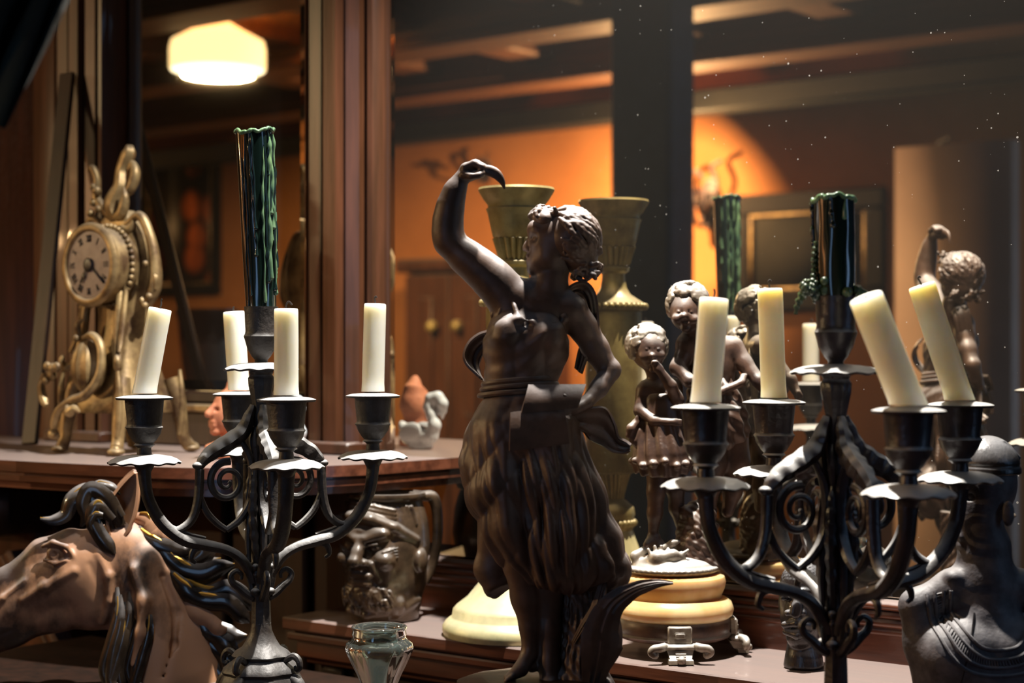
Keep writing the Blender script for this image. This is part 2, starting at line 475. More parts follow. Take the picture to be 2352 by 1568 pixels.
EBONY_M = material('worn_ebony_wood', '555052', 0.55, dark='393436', nscale=70, bump=0.35, bscale=220, dust_light=0.5, dust_light_col=(0.42, 0.41, 0.41, 1))
TERRA = material('terracotta', 'c07f5c', 0.7, dark='9c5d40', nscale=40, bump=0.1)
PORC = material('white_porcelain', 'cfd6da', 0.2, coat=0.4)
HORSE = material('carved_pine', 'b98a68', 0.5, dark='3a281d', nscale=15, nstretch=(1, 1, 0.7), bump=0.12, bscale=90, contrast=(0.38, 0.56), detail=7, dust_light=0.4, dust_light_col=(0.45, 0.42, 0.42, 1))
HORSE_D = material('dark_stained_carving', '33291f', 0.26, dark='15100d', nscale=30, coat=0.4, dust_light=0.5, dust_light_col=(0.42, 0.40, 0.40, 1))
GOLDL = material('gold_paint', 'c79a45', 0.34, metal=0.7)
JUG = material('bronzed_pottery', '5e4b39', 0.32, metal=0.1, dark='35291f', nscale=30, bump=0.12, bscale=200, dust_light=0.35, dust_light_col=(0.45, 0.44, 0.42, 1), coat=0.25)
GLASS = material('pale_green_glass', 'dcf0ea', 0.03, trans=0.95, ior=1.45, coat=0.3)
DIAL = material('silvered_dial', '8f8583', 0.35, metal=0.1, dark='7a6f70', nscale=60)
BLACKP = material('black_paint', '141011', 0.4)

def stain_muzzle(m):
    """the carver's dark stain: heavy on the nose, patchy elsewhere"""
    nt = m.node_tree; N = nt.nodes; Lk = nt.links.new
    cr = [n for n in N if n.type == 'VALTORGB'][0]
    src = cr.inputs['Fac'].links[0].from_socket
    tc = N.new('ShaderNodeTexCoord'); sp = N.new('ShaderNodeSeparateXYZ'); Lk(tc.outputs['Object'], sp.inputs[0])
    mr = N.new('ShaderNodeMapRange'); mr.inputs['From Min'].default_value = -0.13; mr.inputs['From Max'].default_value = -0.05
    mr.inputs['To Min'].default_value = -0.13; mr.inputs['To Max'].default_value = 0.04
    Lk(sp.outputs[0], mr.inputs['Value'])
    ad = N.new('ShaderNodeMath'); ad.operation = 'ADD'; Lk(src, ad.inputs[0]); Lk(mr.outputs[0], ad.inputs[1]); Lk(ad.outputs[0], cr.inputs['Fac'])
stain_muzzle(HORSE)
# ================================================================ the room
S_WALL = 2 * S_MIR - 5.2                  # the wall opposite the dresser
def tv(px, sv):                           # t of a mirror-image pixel column at virtual depth sv
    u = (px - HX) / FPX; Y = sv / (SA * u + CA); return Y * (CA * u - SA)
def zv(px, py, sv):
    u = (px - HX) / FPX; Y = sv / (SA * u + CA); return -(py - HY) / FPX * Y
def sreal(sv): return 2 * S_MIR - sv
def struct(name, mb, mat, **kw):
    o = mb.build(name, mat, None, **kw); o.location = (0, 0, CZ); o.rotation_euler = (0, 0, DRZ)
    return tag(o, kind='structure')
PLASTER = material('ochre_plaster', 'a86e3c', 0.85, dark='98602f', nscale=3, bump=0.08, bscale=30)
CEILM = material('ochre_ceiling', '9a7036', 0.9, dark='8a6028', nscale=3)
FLOORM = material('floor_boards', '3a2517', 0.5, dark='26170e', nscale=6, nstretch=(0.5, 6, 1), bump=0.1)
POSTM = material('blue_black_paint', '1a2c46', 0.3, dark='132136', nscale=20, bump=0.05)
CORN = material('dark_green_beam_paint', '1b1a15', 0.6, dark='131310', nscale=8)
MAUVE = material('mauve_lit_wall', 'b89d92', 0.8, dark='a88e84', nscale=3)  # paler tone stands in for white light falling on the wall
T0, T1 = -10.5, -1.86
struct('floor', MB().box(-11, 3, S_WALL - 0.2, 2.2, -1.36, -1.30), FLOORM, smooth=False)
struct('wall_back', MB().box(T0, T1, S_WALL - 0.12, S_WALL, -1.30, 1.16), PLASTER, smooth=False)
def wstruct(name, mb, mat):
    o = mb.build(name, mat, None, smooth=False); o.location = (0, 0, CZ); return tag(o, kind='structure')
wstruct('wall_baffle_front', MB().box(-1.75, -1.22, -.66, -.6, -1.3, 1.16).box(-.78, 2.3, -.66, -.6, -1.3, 1.16).box(-1.22, -.78, -.66, -.6, -1.3, -.5).box(-1.22, -.78, -.66, -.6, .95, 1.16), WOOD_D)  # unseen wall added for its slot, reflected as a narrow strip
wstruct('wall_baffle_right', MB().box(2.3, 2.36, -.66, .25, -1.3, 1.16).box(2.3, 2.36, .62, 2.0, -1.3, 1.16).box(2.3, 2.36, .25, .62, -1.3, -.4), WOOD_D)  # unseen wall added so its opening shapes the blue candle highlight
struct('wall_sky_block', MB().box(T1, -0.9, S_WALL - 0.12, S_WALL, -1.30, 1.16), WOOD_D, smooth=False)  # added dark wall, blocks the bright sky at the mirror's end
struct('wall_left', MB().box(T0 - 0.12, T0, S_WALL, 2.2, -1.30, 1.16), PLASTER, smooth=False)
struct('wall_dresser_side', MB().box(T0, 1.6, 2.06, 2.2, -1.30, 1.16), WOOD_D, smooth=False)
struct('ceiling', MB().box(T0, 1.6, S_WALL, 2.2, 1.16, 1.24), CEILM, smooth=False)
struct('trim_cornice', MB().bbox(T0, T1, S_WALL, S_WALL + 0.10, 0.845, 0.925, 0.008), CORN)
def beam(sv, z0, z1, w):
    s = sreal(sv)
    mb = MB(); mb.bbox(T0, T1 + 0.3, s - w / 2, s + w / 2, z0, z1, 0.01)
    mb.bbox(T0, T1 + 0.3, s - w / 2 - 0.025, s + w / 2 + 0.025, z0 - 0.03, z0, 0.006)
    return mb
struct('ceiling_beam', beam(4.72, 0.955, 1.16, 0.13), BEAMW)
struct('ceiling_beam', beam(4.02, 0.965, 1.16, 0.13), BEAMW)
struct('ceiling_beam', beam(3.25, 0.975, 1.16, 0.13), BEAMW)
for px in (860, 1105, 1352, 1700, 2050):
    t = tv(px, 4.95)
    struct('ceiling_joist', MB().bbox(t - 0.07, t + 0.07, S_WALL, sreal(2.9), 1.0, 1.16, 0.01), BEAMW)
# the painted post the room is propped by
pa, pb = tv(1398, 3.75), tv(1538, 3.75)
struct('wall_post', MB().bbox(pa, pb, sreal(3.75) - 0.13, sreal(3.75), -1.30, 1.16, 0.012), POSTM)
# stretch of wall beyond, its white light put into a paler colour
struct('wall_lit_stretch', MB().box(tv(2055, 4.6), tv(2322, 4.6), sreal(4.66), sreal(4.6), -1.30, zv(2180, 330, 4.6)), MAUVE, smooth=False)
#struct('trim_pilaster', MB().bbox(tv(1890, 5.18), tv(1950, 5.18), S_WALL, S_WALL + 0.035, -1.3, 0.845, 0.006), PLASTER)

def wobj(mb, name, mat, parent, off, **kw):
    """part of a thing that is modelled in dresser coordinates; off is the thing's base"""
    o = mb.build(name, mat, parent, **kw); o.location = (-off[0], -off[1], -off[2]); return o
def wthing(name, label, cat, off, group=None):
    return thing(name, label, cat, ts(*off), DRZ, group)

# ---- pendant lamp
def pendant():
    base = pend_at
    r = thing('pendant_lamp', 'lit frosted glass pendant lamp hanging from the ceiling, seen in the mirror', 'lamp', base)
    D = 0.145
    GL = material('lit_frosted_glass', 'fff3d6', 0.6, emit='ffdca0', estr=2.2)
    GLB = material('lit_glass_disc', 'fff8ea', 0.6, emit='fff0cc', estr=4.0)
    MB().lathe([(D * 0.97, -0.058), (D, -0.05), (D * 1.0, 0.005), (D * 0.96, 0.03), (D * 0.55, 0.062), (0.045, 0.082), (0.03, 0.095)], 48, cap=False).build('lamp_shade', GL, r)
    MB().lathe([(0.0, -0.072), (D * 0.8, -0.068), (D * 0.97, -0.058)], 48, cap=False).build('glass_disc', GLB, r)
    MB().lathe([(0.032, 0.09), (0.034, 0.11), (0.02, 0.12), (0.012, 0.14), (0.012, 1.16 - (base.z - CZ) - 0.02), (0.05, 1.16 - (base.z - CZ) - 0.018), (0.05, 1.16 - (base.z - CZ))], 24).build('stem', BRASS, r)
pendant()
# ---- iron wall sconces
def sconce(px, py, sv, h, label, group):
    c = behind(px, py, sv / (SA * (px - HX) / FPX + CA))
    t, s = CA * c.x - SA * c.y, SA * c.x + CA * c.y
    s = S_WALL
    off = (t, s, c.z - CZ)
    r = wthing('wall_sconce', label, 'wall lamp', off, group)
    k = h / 0.25
    Z = lambda pts: [(x * k, y * k, z * k) for x, y, z in pts]
    m = MB(); m.lathe([(0.0, 0), (0.05 * k, 0.0), (0.045 * k, 0.012), (0.0, 0.016)], 20)
    o = m.build('wall_plate', IRON_D, r); o.rotation_euler = (-PI / 2, 0, 0); o.scale = (1, 2.0, 1)
    MB().tube(Z([(0, .01, 0), (0, .06, -.08), (0, .11, -.06), (0, .12, .0)]), [.009 * k, .009 * k, .008 * k, .008 * k], 8).tube(
        Z([(0, .05, -.06), (-.03, .06, .02), (-.05, .07, .08), (-.02, .07, .12), (.01, .07, .09)]), .007 * k, 8).tube(
        Z([(0, .05, -.06), (.04, .06, -.0), (.07, .07, .07), (.05, .07, .13), (.09, .07, .15)]), .007 * k, 8).build('arm', IRON_D, r)
    MB().lathe([(0.0, 0), (.03 * k, .0), (.034 * k, .008), (.018 * k, .012), (.016 * k, .05 * k)], 20, 0, .12 * k).build('candle_cup', IRON_D, r)
sconce(1632, 470, 5.2, 0.24, 'iron scrolled wall sconce beside the glowing patch of orange wall, seen in the mirror', None)
sconce(1118, 395, 5.2, 0.12, 'dark iron wall sconce behind the raised hand of the statue, seen in the mirror', None)
sconce(2140, 440, 5.2, 0.26, 'tall dark wall sconce above the pale wall, seen in the mirror', None)
# ---- framed pictures
FRAMEW = material('black_walnut', '0e0906', 0.8, dark='090604', nscale=9, spec=0.15)
def picture(px0, px1, py0, py1, sv, label, pm, fw=0.05):
    t0, t1 = tv(px0, sv), tv(px1, sv); pm_ = (px0 + px1) / 2
    z1, z0 = zv(pm_, py0, sv), zv(pm_, py1, sv)
    s = S_WALL
    off = ((t0 + t1) / 2, s, z0)
    r = wthing('framed_picture', label, 'picture', off)
    m = MB()
    m.bbox(t0, t1, s, s + .035, z1 - fw, z1, .008); m.bbox(t0, t1, s, s + .035, z0, z0 + fw, .008)
    m.bbox(t0, t0 + fw, s, s + .034, z0 + fw, z1 - fw, .008); m.bbox(t1 - fw, t1, s, s + .034, z0 + fw, z1 - fw, .008)
    wobj(m, 'frame', FRAMEW, r, off)
    g = 0.008; a, b, c, d = t0 + fw, t1 - fw, z0 + fw, z1 - fw
    m = MB(); m.box(a, b, s + .005, s + .026, d - g, d); m.box(a, b, s + .005, s + .026, c, c + g); m.box(a, a + g, s + .005, s + .026, c + g, d - g); m.box(b - g, b, s + .005, s + .026, c + g, d - g)
    wobj(m, 'gilt_slip', GILT, r, off, smooth=False)
    wobj(MB().box(a + g, b - g, s + .004, s + .014, c + g, d - g), 'canvas', pm, r, off, smooth=False)
CANV = material('dark_canvas', '191713', 0.9, dark='100f0c', nscale=6, spec=0.1)
def flower_canvas():
    m = material('flower_canvas', '241a12', 0.55)
    nt = m.node_tree; N = nt.nodes; Lk = nt.links.new
    tc = N.new('ShaderNodeTexCoord'); vo = N.new('ShaderNodeTexVoronoi'); vo.inputs['Scale'].default_value = 6.0
    Lk(tc.outputs['Object'], vo.inputs['Vector'])
    cr = N.new('ShaderNodeValToRGB'); e = cr.color_ramp.elements
    e[0].position = 0.25; e[0].color = srgb('c4622a'); e[1].position = 0.5; e[1].color = srgb('21170f')
    Lk(vo.outputs['Distance'], cr.inputs['Fac']); Lk(cr.outputs[0], N['Principled BSDF'].inputs['Base Color'])
    return m
picture(1690, 2040, 440, 712, 5.2, 'wide dark picture in a dark frame on the orange wall, seen in the mirror', CANV, 0.07)
picture(330, 512, 345, 680, 5.2, 'dark painting of orange flowers, seen in the mirror beside the tall green candle', flower_canvas(), 0.05)
# ---- wardrobe against the far wall
def wardrobe():
    sv = 4.75; t0, t1 = tv(925, sv), tv(1140, sv); s1 = sreal(sv); z1 = zv(1050, 590, sv)
    off = ((t0 + t1) / 2, (s1 + S_WALL) / 2, -1.30); tm = tv(1031, sv)
    r = wthing('wardrobe', 'dark wooden wardrobe with two brass knobs against the far wall, seen in the mirror', 'wardrobe', off)
    wobj(MB().bbox(t0, t1, S_WALL + .001, s1 - .03, -1.28, z1 - .05, .006), 'carcass', WOOD, r, off)
    wobj(MB().bbox(t0 - .03, t1 + .03, S_WALL + .001, s1 + .02, z1 - .05, z1, .012), 'cornice', WOOD, r, off)
    wobj(MB().bbox(t0 - .01, t1 + .01, S_WALL + .001, s1 + .01, -1.30, -1.24, .008), 'plinth', WOOD, r, off)
    for a, b, kx in ((t0 + .01, tm - .003, tm - .06), (tm + .003, t1 - .01, tm + .06)):
        d = wobj(MB().bbox(a, b, s1 - .03, s1, -1.22, z1 - .06, .005).bbox(a + .07, b - .07, s1, s1 + .01, -1.1, -.3, .008).bbox(a + .07, b - .07, s1, s1 + .01, -.22, z1 - .14, .008), 'door', WOOD, r, off)
        k = MB().ball((kx, s1 + .025, zv(1030, 750, sv)), .022).build('knob', BRASS, d)
wardrobe()
# ---- pot on a table out in the room
def pot():
    c = behind(478, 905, 3.9); t, s = CA * c.x - SA * c.y, SA * c.x + CA * c.y; z = c.z - CZ
    off = (t, s, z)
    r = wthing('plant_pot', 'cream and brown glazed pot standing on a small table, seen in the mirror', 'pot', off)
    k = 3.9 / FPX
    PG = material('cream_brown_glaze', 'b9a68e', 0.25, coat=0.4)
    nt = PG.node_tree; N = nt.nodes; Lk = nt.links.new
    tc = N.new('ShaderNodeTexCoord'); sp = N.new('ShaderNodeSeparateXYZ'); Lk(tc.outputs['Object'], sp.inputs[0])
    nz = N.new('ShaderNodeTexNoise'); nz.inputs['Scale'].default_value = 16; Lk(tc.outputs['Object'], nz.inputs['Vector'])
    ma = N.new('ShaderNodeMath'); ma.operation = 'MULTIPLY_ADD'; ma.inputs[1].default_value = 0.10; Lk(nz.outputs[0], ma.inputs[0]); Lk(sp.outputs['Z'], ma.inputs[2])
    cr = N.new('ShaderNodeValToRGB'); e = cr.color_ramp.elements; e[0].position = 0.165; e[0].color = srgb('b9a68e'); e[1].position = 0.18; e[1].color = srgb('5f3a24')
    Lk(ma.outputs[0], cr.inputs[0]); Lk(cr.outputs[0], N['Principled BSDF'].inputs['Base Color'])
    MB().lathe([(45 * k, 0), (48 * k, 10 * k), (60 * k, 70 * k), (66 * k, 120 * k), (70 * k, 170 * k), (76 * k, 185 * k), (76 * k, 195 * k), (70 * k, 195 * k), (62 * k, 150 * k), (50 * k, 30 * k), (0, 25 * k)], 40, cap=False).build('pot_body', PG, r)
    r2 = wthing('side_table', 'dark side table under the cream and brown pot, seen in the mirror', 'table', (t, s, -1.30))
    w = .19
    for n_, m in (('tabletop', MB().bbox(-w, w, -w, w, z + 1.30 - .025, z + 1.30, .006)), ('apron', MB().box(-w + .03, w - .03, -w + .03, w - .03, z + 1.30 - .1, z + 1.30 - .025))):
        m.build(n_, WOOD_D, r2)
    for a in (-1, 1):
        for b in (-1, 1):
            MB().bbox(a * (w - .045) - .02, a * (w - .045) + .02, b * (w - .045) - .02, b * (w - .045) + .02, 0, z + 1.30 - .1, .004).build('leg', WOOD_D, r2)
pot()

# ================================================================ the dresser
MIR = material('old_mirror', 'd8cfbf', 0.012, metal=1.0)
def dusty_mirror():
    nt = MIR.node_tree; N = nt.nodes; Lk = nt.links.new
    b = N['Principled BSDF']; out = N['Material Output']
    tc = N.new('ShaderNodeTexCoord')
    def specks(scale, r, seed):
        mp = N.new('ShaderNodeMapping'); mp.inputs['Location'].default_value = (seed, seed * 2, seed * 3); mp.inputs['Scale'].default_value = (1, 0.0, 1)
        Lk(tc.outputs['Object'], mp.inputs[0])
        vo = N.new('ShaderNodeTexVoronoi'); vo.inputs['Scale'].default_value = scale; Lk(mp.outputs[0], vo.inputs['Vector'])
        lt = N.new('ShaderNodeMath'); lt.operation = 'LESS_THAN'
        sp = N.new('ShaderNodeSeparateColor'); Lk(vo.outputs['Color'], sp.inputs[0])
        rr = N.new('ShaderNodeMath'); rr.operation = 'MULTIPLY'; rr.inputs[1].default_value = r
        pw = N.new('ShaderNodeMath'); pw.operation = 'POWER'; pw.inputs[1].default_value = 5.0
        Lk(sp.outputs[0], pw.inputs[0]); Lk(pw.outputs[0], rr.inputs[0])
        Lk(vo.outputs['Distance'], lt.inputs[0]); Lk(rr.outputs[0], lt.inputs[1]); return lt.outputs[0]
    a = specks(150, 0.13, 0.3); c = specks(70, 0.09, 1.7)
    mx = N.new('ShaderNodeMath'); mx.operation = 'MAXIMUM'; Lk(a, mx.inputs[0]); Lk(c, mx.inputs[1])
    # more specks towards the window end of the glass
    sx = N.new('ShaderNodeSeparateXYZ'); Lk(tc.outputs['Object'], sx.inputs[0])
    mr = N.new('ShaderNodeMapRange'); mr.inputs['From Min'].default_value = -1.3; mr.inputs['From Max'].default_value = -0.95; mr.inputs['To Max'].default_value = 0.30
    Lk(sx.outputs[0], mr.inputs[0])
    mu = N.new('ShaderNodeMath'); mu.operation = 'MULTIPLY'; Lk(mx.outputs[0], mu.inputs[0]); Lk(mr.outputs[0], mu.inputs[1])
    film = N.new('ShaderNodeMath'); film.operation = 'MAXIMUM'; film.inputs[1].default_value = 0.012; Lk(mu.outputs[0], film.inputs[0])
    df = N.new('ShaderNodeBsdfDiffuse'); df.inputs[0].default_value = (0.75, 0.72, 0.66, 1)
    sh = N.new('ShaderNodeMixShader'); Lk(film.outputs[0], sh.inputs[0]); Lk(b.outputs[0], sh.inputs[1]); Lk(df.outputs[0], sh.inputs[2]); Lk(sh.outputs[0], out.inputs[0])
dusty_mirror()
DOFF = (-1.5, 1.6, -1.30)
dresser = wthing('mirrored_dresser', 'mahogany dresser with fluted columns, tall mirrors and stepped shelves', 'dresser', DOFF)
def dpart(mb, name, mat, parent=dresser, **kw):
    o = mb.build(name, mat, parent, **kw)
    if parent is dresser: o.location = (-DOFF[0], -DOFF[1], -DOFF[2])
    return o
def mirror(t0, t1, z0, z1, b=0.019):
    g = lambda m, y: np.array([(t0 + m, y, z0 + m), (t1 - m, y, z0 + m), (t1 - m, y, z1 - m), (t0 + m, y, z1 - m)])
    a, c = g(0, S_MIR + .0022), g(b, S_MIR)
    m = MB(); m.grid(np.stack([a, c]), close_v=True, flip=True)
    m.add(c, [[0, 1, 2, 3]])
    return dpart(m, 'mirror', MIR, smooth=False)
mirror(-1.420, -0.585, -0.246, 0.80)
mirror(-1.905, -1.545, -0.054, 0.80)
# carcass behind the glass
dpart(MB().box(-2.06, -0.52, S_MIR + .006, S_MIR + .30, -1.30, 0.9), 'backboard', WOOD_D, smooth=False)
def column(t0, t1, z0, z1, rt=False):
    w = t1 - t0
    prof = [(0, 0), (0, .028), (.05, .032), (.06, .026), (.10, .026), (.11, .034), (.16, .038), (.36, .040), (.375, .030), (.41, .030), (.425, .044), (.60, .046), (.615, .034), (.66, .034), (.675, .040),
            (.80, .036), (.81, .024), (.85, .024), (.86, .030), (.90, .040), (.95, .040), (.985, .030), (1.0, .016), (1.0, 0)]
    pts = np.array([(t0 + a * w, S_MIR + .004 - b * (1 - .62 * max(0, a - .55) / .45) if rt else S_MIR + .004 - b, 0) for a, b in prof])
    lo = pts.copy(); lo[:, 2] = z0; hi = pts.copy(); hi[:, 2] = z1
    m = MB(); m.grid(np.stack([lo, hi]), flip=True)
    o = dpart(m, 'column', WOOD, smooth=True, sharp=20)
    dpart(MB().bbox(t0, t1 - (.02 if rt else 0), S_MIR - .044, S_MIR + .004, z0, z0 + .016, .003).bbox(t0, t1, S_MIR - .016, S_MIR + .004, z0, z0 + .016, .003), 'column_base', WOOD)
    return o
column(-1.532, -1.420, Z_SHELF, 0.9, True)
column(-2.040, -1.912, Z_SHELF, 0.9)
dpart(MB().bbox(-.585, -.52, S_MIR - .03, S_MIR + .004, -.30, .9, .006), 'end_stile', WOOD_D)
dpart(MB().bbox(-1.912, -1.532, S_MIR - .016, S_MIR + .006, Z_SHELF, -.078, .003).bbox(-1.912, -1.532, S_MIR - .008, S_MIR + .006, -.066, -.050, .003), 'bottom_rail', WOOD_D)
dpart(MB().bbox(-1.912, -1.532, S_MIR - .020, S_MIR + .004, -.078, -.067, .003), 'gilt_strip', GILT)
# side panel beyond the column
dpart(MB().box(-3.4, -2.04, S_MIR + .03, S_MIR + .06, -1.3, .9).bbox(-2.14, -2.05, S_MIR + .01, S_MIR + .04, -1.3, .9, .006), 'side_panel', WOOD, smooth=False)
# bowed upper shelf
out = spline(np.array([(-3.4, 1.20, 0), (-2.4, 1.20, 0), (-1.90, 1.203, 0), (-1.70, 1.207, 0), (-1.55, 1.220, 0), (-1.45, 1.240, 0), (-1.385, 1.275, 0), (-1.335, 1.345, 0), (-1.312, 1.427, 0)]), 60)[:, :2]
out = np.vstack([out, [(-1.312, 1.560), (-3.4, 1.56)]])
def inset(poly, d):
    c = np.array([-2.0, 1.5]); p = poly.copy()
    for i in range(len(p) - 2):
        v = c - p[i]
        p[i] = p[i] + np.array([-d if p[i][0] > -1.45 else 0, d])
    p[-2][0] -= d
    return p
m = MB()
for d, z0, z1 in ((0.0, -.0125, 0.0), (.008, -.0165, -.0125), (.003, -.0235, -.0165), (.010, -.0262, -.0235), (.014, -.033, -.0262)):
    m.prism(inset(out, d), Z_SHELF + z0, Z_SHELF + z1)
dpart(m, 'upper_shelf', WOOD_H, sharp=30)
# panelled back of the open niche below the shelf
m = MB(); m.box(-1.92, -1.425, S_MIR - .012, S_MIR + .006, -1.0, Z_SHELF - .04)
for t in (-1.86, -1.70, -1.55, -1.455): m.bbox(t - .02, t + .02, S_MIR - .026, S_MIR - .008, -1.0, Z_SHELF - .04, .005)
dpart(m, 'niche_back', WOOD_D)
# moulded riser under the right mirror
m = MB(); m.box(-1.425, -.52, S_MIR - .003, S_MIR + .006, Z_LEDGE, -.246)
for z, r, y in ((-.2475, .0055, .012), (-.258, .004, .007), (-.2655, .0045, .008), (-.275, .003, .003)):
    th = np.linspace(-PI / 2, PI / 2, 9)
    a = np.array([(-1.425, S_MIR - .003 - y * math.cos(x), z + r * math.sin(x)) for x in th]); b = a.copy(); b[:, 0] = -.52
    m.grid(np.stack([a, b]), flip=False)
dpart(m, 'riser', WOOD_H, sharp=50)
# lower ledge
m = MB()
for d, z0, z1 in ((0, -.014, 0), (.010, -.018, -.014), (.004, -.026, -.018), (.012, -.046, -.026), (.02, -.054, -.046)):
    m.bbox(-1.432 + d, -.40, 1.398 + d, S_MIR + .002, Z_LEDGE + z0, Z_LEDGE + z1, .0015)
dpart(m, 'lower_ledge', WOOD_H, sharp=30)
m = MB(); m.box(-1.40, -.42, 1.43, S_MIR + .005, -1.30, Z_LEDGE - .054)
for a in np.arange(-1.39, -.5, .24):
    m.bbox(a, a + .035, 1.420, 1.43, -1.28, Z_LEDGE - .056, .003); m.bbox(a + .055, a + .215, 1.422, 1.432, -1.25, Z_LEDGE - .09, .004)
dpart(m, 'lower_cupboard', WOOD_D)
m = MB(); m.box(-3.4, -1.93, 1.46, S_MIR + .005, -1.3, Z_SHELF - .04).bbox(-2.5, -1.96, 1.448, 1.465, -.9, -.24, .006)
dpart(m, 'side_cupboard', WOOD)
m = MB(); m.bbox(-2.10, -1.93, 1.36, 1.50, Z_SHELF - .12, Z_SHELF - .04, .02)
dpart(m, 'shelf_bracket', WOOD_D)
mbr = Matrix.Translation((-1.82, 1.40, -.42)) @ Matrix.Rotation(math.radians(47), 4, 'Y')
m = MB(); m.bbox(-.20, .20, -.016, .016, -.02, .02, .005, mbr).bbox(-.20, .20, -.020, -.012, -.008, .008, .003, mbr)
dpart(m, 'diagonal_brace', WOOD)
# slanting slat that leans on the column beside the clock
def slat():
    a = Vector((-1.905, 1.395, Z_SHELF)); b = Vector((-1.972, 1.508, .395))
    r = wthing('leaning_slat', 'thin dark wooden slat leaning behind the gilt clock', 'slat', tuple(a))
    d = b - a; L = d.length; z = d.normalized(); x = Vector((1, .25, 0)); x = (x - z * x.dot(z)).normalized(); y = z.cross(x)
    M = Matrix((x, y, z)).transposed().to_4x4()
    o = MB().bbox(-.012, .012, -.004, .004, 0.004, L, .0015, M).build('slat_board', WOOD_D, r)
slat()
# ---- display table in the window
def table():
    off = (-.75, 1.0, -1.30)
    r = wthing('display_table', 'dark display table in front of the dresser, under the statues', 'table', off)
    wobj(MB().bbox(-1.75, .35, .62, 1.375, Z_TABLE - .03, Z_TABLE, .005), 'tabletop', WOOD_D, r, off)
    for t in (-1.65, .25):
        for s in (.70, 1.30):
            wobj(MB().bbox(t - .03, t + .03, s - .03, s + .03, -1.30, Z_TABLE - .03, .004), 'leg', WOOD_D, r, off)
table()
# ---- dark drape at the edge of the window
def drape():
    r = thing('window_drape', 'dark green drape pulled aside at the upper corner of the window', 'curtain', P(40, 100, .98))
    a = np.linspace(0, 1, 60); b = np.linspace(0, 1, 30)
    g = np.zeros((60, 30, 3))
    for i, u in enumerate(a):
        ex = 168 - 178 * u; ey = -60 + 345 * u
        for j, v in enumerate(b):
            x = ex - v * (260 - 40 * u); y = ey - v * 40
            g[i, j] = ((x - 40) * .98 / FPX, .018 * math.sin(v * 26 + 1.2 * u) + .01 * math.sin(v * 11), -(y - 100) * .98 / FPX)
    DR = material('dark_green_velvet', '12201a', 0.9, dark='0c1511', nscale=40, bump=0.2)
    MB().sheet(g, .002).build('drape_cloth', DR, r)
drape()
